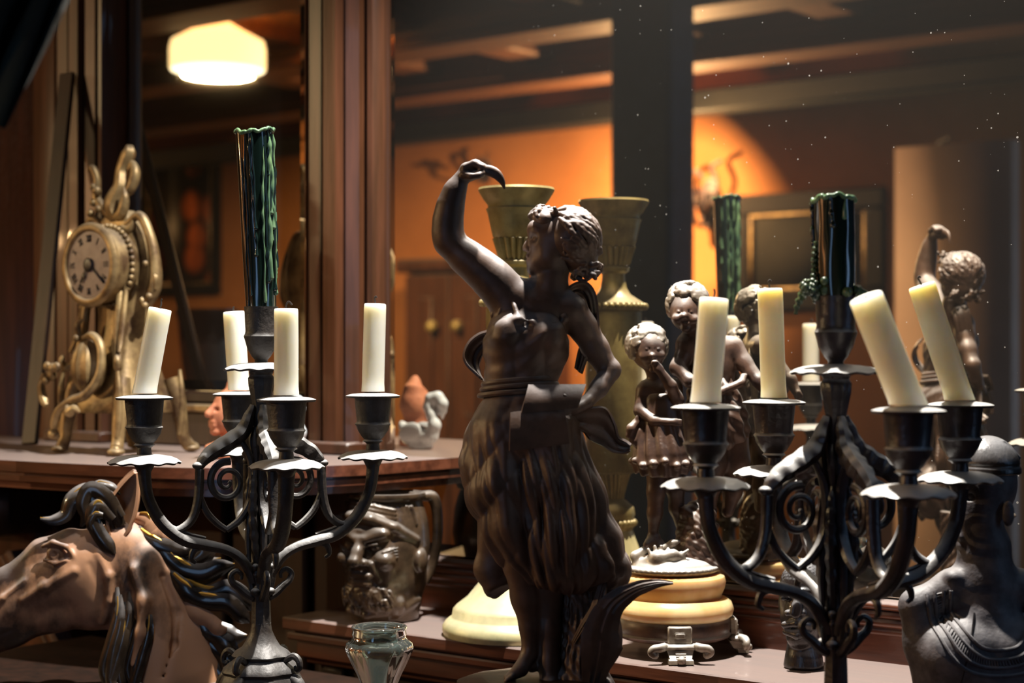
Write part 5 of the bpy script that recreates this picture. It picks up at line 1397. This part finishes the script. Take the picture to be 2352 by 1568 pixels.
    for ex in (1482, 1507): G.ell(q(ex, 803, -49), (8, 6, 4.5), 3, sub=True); G.ell(q(ex, 803, -44), (6, 5, 4), 2)
    # arms: one hand at the mouth, the other across the waist
    G.chain([q(1548, 896, 0, 19), q(1552, 920, -26, 16), q(1536, 886, -50, 13), q(1512, 854, -58, 10)], 7)
    G.ell(q(1506, 846, -60), (12, 9, 11), 5)
    for k in range(4): G.chain([q(1510 - k * 4, 840, -62, 4), q(1503 - k * 3, 832, -66, 3.6), q(1498 - k * 2, 838, -64, 3)], 2)
    G.chain([q(1478, 900, 0, 18), q(1470, 944, -14, 15), q(1500, 966, -42, 12), q(1530, 968, -50, 9)], 7)
    G.ell(q(1540, 968, -52), (13, 8, 8), 4)
    for k in range(4): G.cap(q(1544, 963 + k * 4, -54), q(1560, 964 + k * 4, -52), 3.6, 2.6, 2)
    G.build('figure', CHERUB, r, U)
    D = SDF(q(1430, 1095, -85), q(1625, 905, 85), 2.6)
    D.chain([q(1518, 930, 0, 44), q(1518, 990, 0, 50), q(1522, 1040, 0, 62), q(1522, 1060, 2, 68)], 16)
    D.disp(lambda X, Y, Z_: 4.0 * np.sin(np.arctan2(Y, X + 24) * 13 + Z_ * .03) * np.clip((Z(930) - Z_) / 90, 0.1, 1))
    D.cap(q(1500, 1112, 0), q(1550, 1112, 0), 46, 46, 6, sub=True)
    for k in range(16):
        a = 2 * PI * k / 16; D.ell(q(1522 + 70 * math.cos(a), 1062 + 6 * math.sin(k * 2), 70 * math.sin(a)), (9, 9, 8), 6)
    D.chain([q(1462, 968, -20, 9), q(1448, 984, -26, 11), q(1444, 1000, -24, 9)], 4); D.chain([q(1466, 990, -20, 8), q(1454, 1012, -22, 10), q(1462, 1024, -20, 7)], 4)
    D.chain([q(1470, 940, -20, 5), q(1462, 960, -24, 5)], 3)
    D.build('dress', CHERUB, r, U)
    def curls(name, cx, cy, cd, rx, ry, n, seed, face):
        H = SDF(q(cx - rx - 26, cy + ry + 26, cd - rx - 26), q(cx + rx + 26, cy - ry - 26, cd + rx + 26), 2.4)
        R = random.Random(seed); done = 0
        while done < n:
            v = np.array([R.gauss(0, 1) for _ in range(3)]); v /= np.linalg.norm(v)
            if v @ np.array(face) > .74 or v[2] < -.55: continue
            done += 1
            p = np.array([cx + v[0] * rx, cy - v[2] * ry, cd + v[1] * rx]); a = R.uniform(0, 6); w = R.uniform(4.5, 7); rd = R.uniform(6.5, 10)
            u = np.cross(v, [.3, .5, .8]); u /= np.linalg.norm(u); w2 = np.cross(v, u)
            H.chain([(p[0] - OX + rd * (u[0] * math.cos(a + t) + w2[0] * math.sin(a + t)), p[2] + rd * (u[1] * math.cos(a + t) + w2[1] * math.sin(a + t)), Z(p[1]) + rd * (u[2] * math.cos(a + t) + w2[2] * math.sin(a + t)), w) for t in (0, 1.1, 2.2, 3.3, 4.4)], 2)
            H.ell(q(p[0], p[1], p[2]), 6, 3)
        H.build(name, SPELTER if name == 'hair' else CHERUB, r, U)
    curls('hair', 1486, 794, 6, 44, 47, 70, 3, (.1, -1, -.25))
    # ---- the boy
    B = SDF(q(1515, 1200, -70), q(1770, 640, 110), 2.8)
    B.chain([q(1640, 960, 24, 44), q(1636, 1060, 10, 34), q(1632, 1110, 10, 26), q(1630, 1170, 14, 16)], 12); B.chain([q(1630, 1178, 12, 16), q(1614, 1186, -14, 11)], 8)
    B.chain([q(1680, 960, 30, 42), q(1694, 1060, 34, 32), q(1688, 1130, 40, 22), q(1676, 1180, 40, 14)], 12)
    B.ell(q(1648, 930, 26), (62, 46, 56), 18); B.ell(q(1634, 850, 24), (58, 42, 70), 20)
    B.cap(q(1584, 792, 18), q(1680, 800, 34), 30, 28, 20)
    B.chain([q(1622, 800, 24, 30), q(1596, 750, 14, 26)], 12)
    B.ell(q(1582, 706, 10), (46, 44, 50), 8); B.ell(q(1572, 722, -14), (34, 30, 38), 10)
    B.ell(q(1566, 728, -42), (9, 9, 8), 5); B.ell(q(1552, 734, -34), (13, 12, 12), 6); B.ell(q(1590, 736, -34), (13, 12, 12), 6); B.cap(q(1564, 745, -41), q(1576, 745, -41), 4, 4, 3); B.ell(q(1570, 756, -34), (11, 10, 8), 5)
    for ex in (1556, 1584): B.ell(q(ex, 718, -42), (8, 6, 5), 3, sub=True); B.ell(q(ex, 718, -38), (6, 5, 4), 2)
    B.ell(q(1538, 716, 8), (7, 9, 12), 3)
    B.chain([q(1690, 800, 32, 24), q(1712, 836, 16, 19), q(1742, 876, -8, 15), q(1756, 900, -16, 11)], 9); B.ell(q(1762, 908, -18), (12, 9, 11), 4)
    for k in range(4): B.chain([q(1764, 906 + k * 3, -24 + k * 4, 4), q(1772, 914 + k * 2, -26 + k * 4, 3.5), q(1774, 922, -26 + k * 4, 3)], 2)
    B.chain([q(1578, 800, 14, 22), q(1556, 846, -8, 18), q(1580, 876, -30, 14), q(1606, 874, -36, 11)], 9); B.ell(q(1616, 872, -38), (14, 9, 9), 4)
    for k in range(4): B.cap(q(1620, 866 + k * 4, -40), q(1636, 868 + k * 4, -40), 3.6, 2.6, 2)
    B.build('figure', CHERUB, r, U)
    L = SDF(q(1560, 1040, -60), q(1770, 860, 120), 2.8)
    L.chain([q(1640, 912, 24, 58), q(1650, 960, 24, 64), q(1656, 990, 26, 66)], 14)
    L.disp(lambda X, Y, Z_: 4.5 * np.sin(np.arctan2(Y - 24, X - 105) * 11 + Z_ * .05) + 2 * np.sin(Z_ * .2 + X * .12))
    L.cap(q(1620, 1040, 24), q(1690, 1040, 24), 44, 44, 6, sub=True)
    L.chain([q(1600, 880, -10, 9), q(1650, 900, -34, 9), q(1700, 880, -20, 9), q(1716, 850, 10, 8)], 5)
    L.build('loincloth', CHERUB, r, U)
    curls('hair', 1582, 698, 14, 47, 48, 74, 8, (-.25, -1, -.35))
    # wing of the boy, folded down his back
    W = MB()
    for k in range(7):
        W.tube([q(1650 + k * 6, 800 + k * 5, 56 + k * 2), q(1672 + k * 6, 836 + k * 10, 66), q(1680 + k * 5, 880 + k * 12, 66), q(1672 + k * 4, 910 + k * 12, 62)], [8, 13, 10, 2], 8, 30, flat=.35)
    W.build('wing', SPELTER, r, scale=U)
cherub_group()
# ================================================================ small ebony head on the ledge
def small_head():
    Yk = 1.66; U = Yk / FPX; OX = 1846
    c = P(OX, 1530, Yk)
    r = thing('carved_head', 'small dark carved head with full lips, on the lower ledge behind the right candelabrum', 'carving', (c.x, c.y, CZ + Z_LEDGE + .0006))
    y0 = HY - Z_LEDGE / U; dz = y0 - 1533
    q = lambda x, y, d=0, *a: (x - OX, d, 1533 - y + dz, *a)
    S = SDF(q(1765, 1533 + dz, -75), q(1920, 1265, 75), 2.4)
    S.cap(q(1846, 1526, 0), q(1846, 1512, 0), 46, 42, 5); S.chain([q(1846, 1512, 0, 40), q(1846, 1490, 4, 34), q(1846, 1466, 6, 38)], 10)
    S.ell(q(1848, 1360, 6), (58, 56, 76), 14); S.ell(q(1838, 1410, -14), (48, 46, 66), 16)
    S.ell(q(1830, 1462, -28), (28, 26, 22), 10)
    S.chain([q(1824, 1356, -56, 8), q(1818, 1386, -66, 11), q(1816, 1398, -66, 13)], 7); S.ell(q(1802, 1400, -56), (10, 11, 8), 4); S.ell(q(1830, 1400, -56), (10, 11, 8), 4)
    S.chain([q(1794, 1428, -50, 8), q(1820, 1422, -64, 10), q(1850, 1430, -52, 7)], 5); S.chain([q(1796, 1444, -48, 7), q(1822, 1449, -62, 11), q(1848, 1444, -50, 7)], 5); S.chain([q(1790, 1436, -62, 2.4), q(1820, 1436, -76, 2.6), q(1854, 1437, -60, 2.4)], 2, sub=True)
    for ex in (1796, 1848): S.ell(q(ex, 1368, -50), (14, 10, 8), 4, sub=True); S.ell(q(ex, 1369, -42), (11, 8, 6), 2); S.cap(q(ex - 14, 1352, -48), q(ex + 14, 1352, -46), 6, 6, 6)
    S.ell(q(1900, 1392, 10), (8, 12, 20), 4); S.ell(q(1796, 1392, 14), (6, 12, 20), 4)
    S.disp(lambda X, Y, Z_: np.where(Z_ > 1533 - 1330 + dz, 1.6 * np.sin(X * .5) * np.sin(Z_ * .5) * np.sin(Y * .5), 0))
    S.build('head', EBONY, r, U)
small_head()
# ================================================================ big ebony bust
def ebony_bust():
    Yk = 1.405; U = Yk / FPX; OX = 2262
    c = P(OX, 1568, Yk)
    r = thing('ebony_bust', 'large dark wooden bust with a smooth cap and a carved band necklace', 'bust', (c.x, c.y, CZ + Z_TABLE + .0006))
    y0 = HY - Z_TABLE / U; dz = y0 - 1568
    q = lambda x, y, d=0, *a: (x - OX, d, 1568 - y + dz, *a)
    S = SDF(q(2030, 1568 + dz, -125), q(2480, 1050, 135), 3.0)
    S.chain([q(2270, 1568 + dz - 20, 4, 100), q(2266, 1640, 4, 118), q(2262, 1560, 4, 128), q(2258, 1480, 6, 112)], 40, sq=1.25)
    S.chain([q(2102, 1396, 4, 36), q(2126, 1480, 4, 44), q(2156, 1580, 4, 56)], 30); S.chain([q(2424, 1396, 10, 36), q(2400, 1480, 10, 44), q(2370, 1580, 10, 56)], 30)
    S.chain([q(2110, 1388, 4, 34), q(2190, 1352, 4, 40), q(2264, 1340, 6, 46), q(2340, 1352, 8, 40), q(2416, 1388, 10, 34)], 24)
    S.ell(q(2190, 1500, -52), (80, 56, 76), 30); S.ell(q(2320, 1500, -48), (80, 56, 76), 30)
    S.ell(q(2186, 1326, -20), (24, 24, 20), 8)
    S.chain([q(2262, 1400, 6, 72), q(2262, 1330, 6, 62), q(2264, 1260, 8, 60)], 22)
    S.ell(q(2270, 1110, 10), (68, 66, 86), 20); S.ell(q(2248, 1180, -2), (54, 54, 104), 26)
    S.ell(q(2236, 1270, -6), (32, 36, 28), 12)
    S.ell(q(2226, 1110, -2), (24, 44, 26), 12)
    S.chain([q(2216, 1130, -4, 10), q(2208, 1162, -6, 13), q(2206, 1180, -6, 15)], 8); S.ell(q(2212, 1184, -20), (12, 11, 9), 4); S.ell(q(2212, 1184, 8), (12, 11, 9), 4)
    S.cap(q(2206, 1232, -18), q(2206, 1232, 8), 10, 10, 5); S.cap(q(2208, 1252, -16), q(2208, 1252, 6), 10, 10, 5); S.cap(q(2194, 1242, -26), q(2194, 1242, 16), 2.6, 2.6, 2, sub=True)
    for sd in (-34, 26):
        S.ell(q(2220, 1140, sd), (14, 16, 10), 4, sub=True); S.ell(q(2226, 1140, sd * .9), (12, 13, 8), 3); S.cap(q(2214, 1120, sd * .5), q(2236, 1118, sd * 1.3), 8, 6, 7)
    S.ell(q(2300, 1176, -54), (14, 9, 30), 5); S.ell(q(2300, 1176, 76), (14, 9, 30), 5)
    S.ell(q(2262, 1568 + dz + 60, 0), (300, 300, 60), 4, sub=True)
    S.build('bust_body', EBONY_M, r, U)
    # skull cap
    K = SDF(q(2190, 1090, -80), q(2370, 990, 100), 2.4)
    K.ell(q(2272, 1086, 10), (75, 74, 84), 4); K.cap(q(2272, 1180, 10), q(2272, 1178, 10), 104, 104, 3, sub=True)
    K.disp(lambda X, Y, Z_: 0 * X + 0 * Y + 3.0 * np.exp(-((Z_ - (1568 - 1070 + dz)) / 4.0) ** 2))
    K.chain([q(2250, 1008, -10, 3), q(2300, 1016, -16, 4), q(2340, 1052, -10, 3)], 4)
    K.build('skull_cap', EBONY, r, U)
    # carved necklace: three relief bands hugging the chest
    def chest(x, y):
        v = Vector(q(x, y, -300)); return v
    dg = bpy.context.evaluated_depsgraph_get()
    body = [ch for ch in r.children if ch.name.startswith('bust_body')][0]
    from mathutils.bvhtree import BVHTree
    bv = BVHTree.FromPolygons([v.co.copy() for v in body.data.vertices], [tuple(p.vertices) for p in body.data.polygons])
    def hit(x, y, out=1.0):
        o = Vector(q(x, y, -400)) * U; h = bv.ray_cast(o, Vector((0, 1, 0)))
        p = h[0] if h[0] is not None else Vector(q(x, y, -60)) * U
        return (p.x / U, p.y / U - out, p.z / U)
    paths = [[(2122, 1362), (2124, 1390), (2136, 1440), (2160, 1490), (2200, 1524), (2260, 1534), (2330, 1524), (2372, 1486), (2396, 1430), (2400, 1390)],
             [(2140, 1356), (2141, 1386), (2152, 1432), (2174, 1476), (2210, 1506), (2260, 1516), (2322, 1506), (2358, 1472), (2380, 1424), (2384, 1390)],
             [(2158, 1352), (2158, 1382), (2168, 1424), (2188, 1460), (2220, 1488), (2260, 1498), (2314, 1488), (2346, 1456), (2364, 1416), (2368, 1390)],
             [(2174, 1352), (2175, 1380), (2182, 1414), (2202, 1446), (2228, 1470), (2260, 1478), (2306, 1470), (2332, 1440), (2348, 1406), (2352, 1390)]]
    for pth in paths:
        m = MB(); pts = spline(np.array([(x, y, 0) for x, y in pth], float), 60)
        m.tube([hit(p[0], p[1], 1.5) for p in pts], 4.6, 8, 200, mod=None)
        m.build('necklace_band', EBONY_M, r, scale=U)
    m = MB()
    A = spline(np.array([(x, y, 0) for x, y in paths[1]], float), 64); B_ = spline(np.array([(x, y, 0) for x, y in paths[2]], float), 64)
    for a, b in zip(A[1:-1], B_[1:-1]): m.tube([hit(a[0], a[1], 2), hit((a[0] + b[0]) / 2, (a[1] + b[1]) / 2, 2), hit(b[0], b[1], 2)], 2.6, 6, 8)
    m.build('necklace_beading', EBONY_M, r, scale=U)
    m = MB(); m.tube([hit(2222, 1400, .2), hit(2206, 1450, .2), hit(2192, 1500, .2), hit(2180, 1560, .2)], 2.2, 6, 40); m.build('crack', BLACKP, r, scale=U)
ebony_bust()
# ================================================================ carved horse head
def horse():
    Yk = 1.79; U = Yk / FPX; OX = 330
    c = P(OX, 1568, Yk)
    r = thing('horse_head', 'carved wooden horse head with a windblown gold edged mane, below the gilt clock', 'carving', (c.x, c.y, CZ + Z_TABLE + .0006))
    y0 = HY - Z_TABLE / U; dz = y0 - 1568
    q = lambda x, y, d=0, *a: (x - OX, d, 1568 - y + dz, *a)
    S = SDF(q(-75, 1568 + dz, -115), q(560, 1100, 120), 3.2)
    # neck
    S.chain([q(400, 1560 + dz, 6, 104), q(392, 1560, 6, 112), q(372, 1480, 6, 104), q(348, 1390, 6, 92), q(318, 1310, 6, 78), q(292, 1262, 4, 62)], 30, sq=1.25)
    S.chain([q(440, 1560, 6, 74), q(424, 1450, 6, 62), q(380, 1340, 6, 46), q(320, 1260, 6, 34)], 26, sq=1.4)
    # skull, long nose and jaw
    S.chain([q(270, 1258, 2, 54), q(214, 1290, 0, 68), q(170, 1312, 0, 70), q(110, 1344, 0, 62), q(40, 1390, 0, 52), q(-20, 1428, 0, 47), q(-52, 1446, 0, 42)], 34, sq=1.25)
    S.ell(q(216, 1364, 0), (68, 52, 76), 30)
    S.chain([q(226, 1404, 0, 36), q(130, 1412, 0, 34), q(30, 1448, 0, 32), q(-40, 1486, 0, 28)], 30, sq=1.2)
    S.chain([q(158, 1240, 0, 24), q(96, 1268, 0, 26), q(10, 1336, 0, 26), q(-50, 1390, 0, 24)], 24)
    # cheek edge, eye, face ridges
    for sg in (-1, 1):
        S.chain([q(240, 1268, 50 * sg, 9), q(262, 1316, 54 * sg, 9), q(264, 1374, 48 * sg, 9), q(246, 1424, 38 * sg, 8)], 10)
        S.chain([q(222, 1290, 66 * sg, 5), q(242, 1340, 64 * sg, 5), q(240, 1400, 54 * sg, 5)], 9, sub=True)
        S.ell(q(140, 1266, 62 * sg), (34, 14, 26), 12, sub=True); S.ell(q(142, 1266, 48 * sg), (22, 17, 20), 4); S.ell(q(140, 1266, 64 * sg), (9, 4, 9), 2, sub=True)
        S.chain([q(112, 1250, 50 * sg, 5), q(138, 1240, 60 * sg, 6.5), q(168, 1250, 60 * sg, 6), q(184, 1272, 56 * sg, 5)], 6)
        S.chain([q(116, 1280, 54 * sg, 4), q(142, 1288, 60 * sg, 5), q(168, 1280, 58 * sg, 4)], 5)
        S.chain([q(186, 1304, 62 * sg, 6), q(120, 1340, 56 * sg, 7), q(66, 1372, 48 * sg, 5)], 14)
        S.chain([q(70, 1330, 44 * sg, 4), q(20, 1368, 44 * sg, 5), q(-10, 1400, 42 * sg, 5)], 10)
        S.ell(q(-36, 1424, 38 * sg), (14, 10, 10), 5, sub=True)
        S.chain([q(-60, 1478, 28 * sg, 3), q(0, 1458, 40 * sg, 4), q(50, 1438, 42 * sg, 3)], 3, sub=True)
        S.chain([q(322, 1300, 66 * sg, 9), q(346, 1370, 78 * sg, 10), q(342, 1440, 86 * sg, 9), q(326, 1510, 88 * sg, 7)], 22)
        S.chain([q(384, 1320, 44 * sg, 6), q(416, 1400, 56 * sg, 7), q(412, 1470, 66 * sg, 6), q(392, 1540, 76 * sg, 6)], 14, sub=True)
        S.chain([q(300, 1290, 66 * sg, 5), q(310, 1350, 76 * sg, 6), q(300, 1420, 84 * sg, 5)], 12, sub=True)
    S.build('head', HORSE, r, U)
    # ears: cupped leaves open to the front
    for d, dx, op in ((-36, -14, -1), (34, -30, 1)):
        us = np.linspace(0, 1, 26); an = np.linspace(-1.9, 1.9, 22); g = np.zeros((26, 22, 3))
        cl = spline(np.array([q(290 + dx, 1232, d), q(298 + dx, 1190, d), q(310 + dx, 1144, d), (*q(333 + dx, 1084, d),)], float), 26)
        for i, u in enumerate(us):
            w = 33 * (math.sin(PI * (.10 + .88 * u)) ** .75) * (1 - .15 * u)
            for j, t in enumerate(an):
                g[i, j] = cl[i] + np.array([w * math.sin(t), w * 1.0 * math.cos(t) * 1.0 * (1 if True else 1), -.22 * w * math.sin(t)])
        MB().sheet(g, 6).build('ear', HORSE, r, scale=U)
    # forelock and mane: flattened, wavy locks with gilt edges
    def lock(p, w, mat, name='mane_lock', flat=.5, gilt=True):
        p = [(a[0], min(a[1], 1562), *a[2:]) for a in p]
        o = MB().tube([q(*a) for a in p], w, 10, 50, flat=flat, mod=lambda th, u: 1 + .10 * np.cos(4 * th)).build(name, mat, r, scale=U)
        if gilt:
            pp = spline(np.array([q(*a) for a in p], float), 30); ww = spline(np.column_stack([np.arange(len(w)), w, w]), 30)[:, 1]
            pp[:, 2] += ww * .86; pp[:, 1] -= ww * .18
            MB().tube(pp[3:], np.maximum(1.2, ww[3:] * .22), 6, 60).build('gilt_edge', GOLDL if True else HORSE, o, scale=U)
        return o
    R = random.Random(5)
    lock([(276, 1214, -20), (250, 1160, -34), (212, 1132, -34), (176, 1148, -36), (160, 1180, -38), (132, 1192, -40), (104, 1188, -42)], [18, 24, 25, 22, 17, 12, 3], HORSE_D)
    lock([(282, 1206, -30), (258, 1146, -44), (222, 1124, -44), (206, 1150, -46), (210, 1180, -46), (198, 1206, -46)], [14, 18, 20, 18, 14, 3], HORSE_D)
    lock([(270, 1190, -44), (240, 1160, -52), (226, 1186, -54), (240, 1220, -54), (262, 1250, -54), (276, 1268, -54)], [10, 16, 16, 16, 15, 4], HORSE_D)
    lock([(290, 1184, -40), (262, 1140, -40), (234, 1112, -36), (264, 1116, -34), (284, 1134, -34)], [8, 12, 12, 10, 3], HORSE_D)
    lock([(250, 1180, -56), (232, 1180, -60), (222, 1204, -60), (236, 1222, -58)], [6, 9, 8, 2], HORSE_D)
    crest = [((312, 1190, 0), (344, 1200, -10), (352, 1226, -14), (380, 1232, -16), (396, 1222, -18)),
             ((316, 1216, -10), (350, 1246, -20), (390, 1262, -22), (430, 1268, -22), (452, 1250, -24)),
             ((330, 1240, -10), (380, 1272, -22), (424, 1306, -26), (470, 1316, -28), (512, 1300, -30), (544, 1294, -30)),
             ((352, 1262, 0), (400, 1300, 10), (440, 1290, 16), (470, 1268, 18), (462, 1246, 18)),
             ((372, 1290, -16), (420, 1340, -26), (480, 1362, -30), (532, 1352, -32), (566, 1376, -32), (580, 1400, -30)),
             ((390, 1310, -26), (430, 1350, -40), (476, 1376, -44), (530, 1380, -46), (564, 1410, -46), (580, 1424, -44)),
             ((410, 1340, -20), (450, 1400, -36), (486, 1420, -38), (510, 1440, -40), (528, 1438, -40)),
             ((430, 1390, -16), (470, 1440, -26), (500, 1456, -30), (530, 1480, -34), (556, 1496, -34)),
             ((446, 1440, -10), (486, 1480, -16), (516, 1500, -22), (536, 1530, -26), (556, 1540, -26)),
             ((462, 1500, -10), (500, 1540, -16), (520, 1580, -20), (530, 1620, -20)),
             ((340, 1230, 34), (400, 1270, 44), (450, 1300, 46), (500, 1290, 44)), ((380, 1300, 40), (440, 1360, 52), (500, 1380, 54), (560, 1370, 50)), ((420, 1380, 40), (470, 1440, 50), (520, 1470, 52), (560, 1470, 50))]
    for p in crest:
        n = len(p); w = [12] + [R.uniform(17, 24) for _ in range(n - 2)] + [3]
        lock(p, w, HORSE_D if R.random() < .8 else HORSE)
    # dark locks hanging down the near side of the throat
    for k in range(9):
        x = 268 + k * 9; d = -70 - 8 * math.sin(k); y = 1372 + 16 * (k % 3)
        lock([(x + 14, y - 30, d + 14), (x + 20, y + 30, d - 8), (x + 6, y + 90, d - 12), (x - 10 + 8 * (k % 2), y + 150, d - 14), (x + 4, y + 210, d - 16), (x - 12, y + 260, d - 14)], [4, 10, 12, 11, 10, 3], HORSE_D, gilt=k % 2 == 0)
    MB().lathe([(150, 0), (150, 16), (140, 24), (120, 30)], 48, 66, 0).build('plinth', HORSE_D, r, scale=U)
horse()
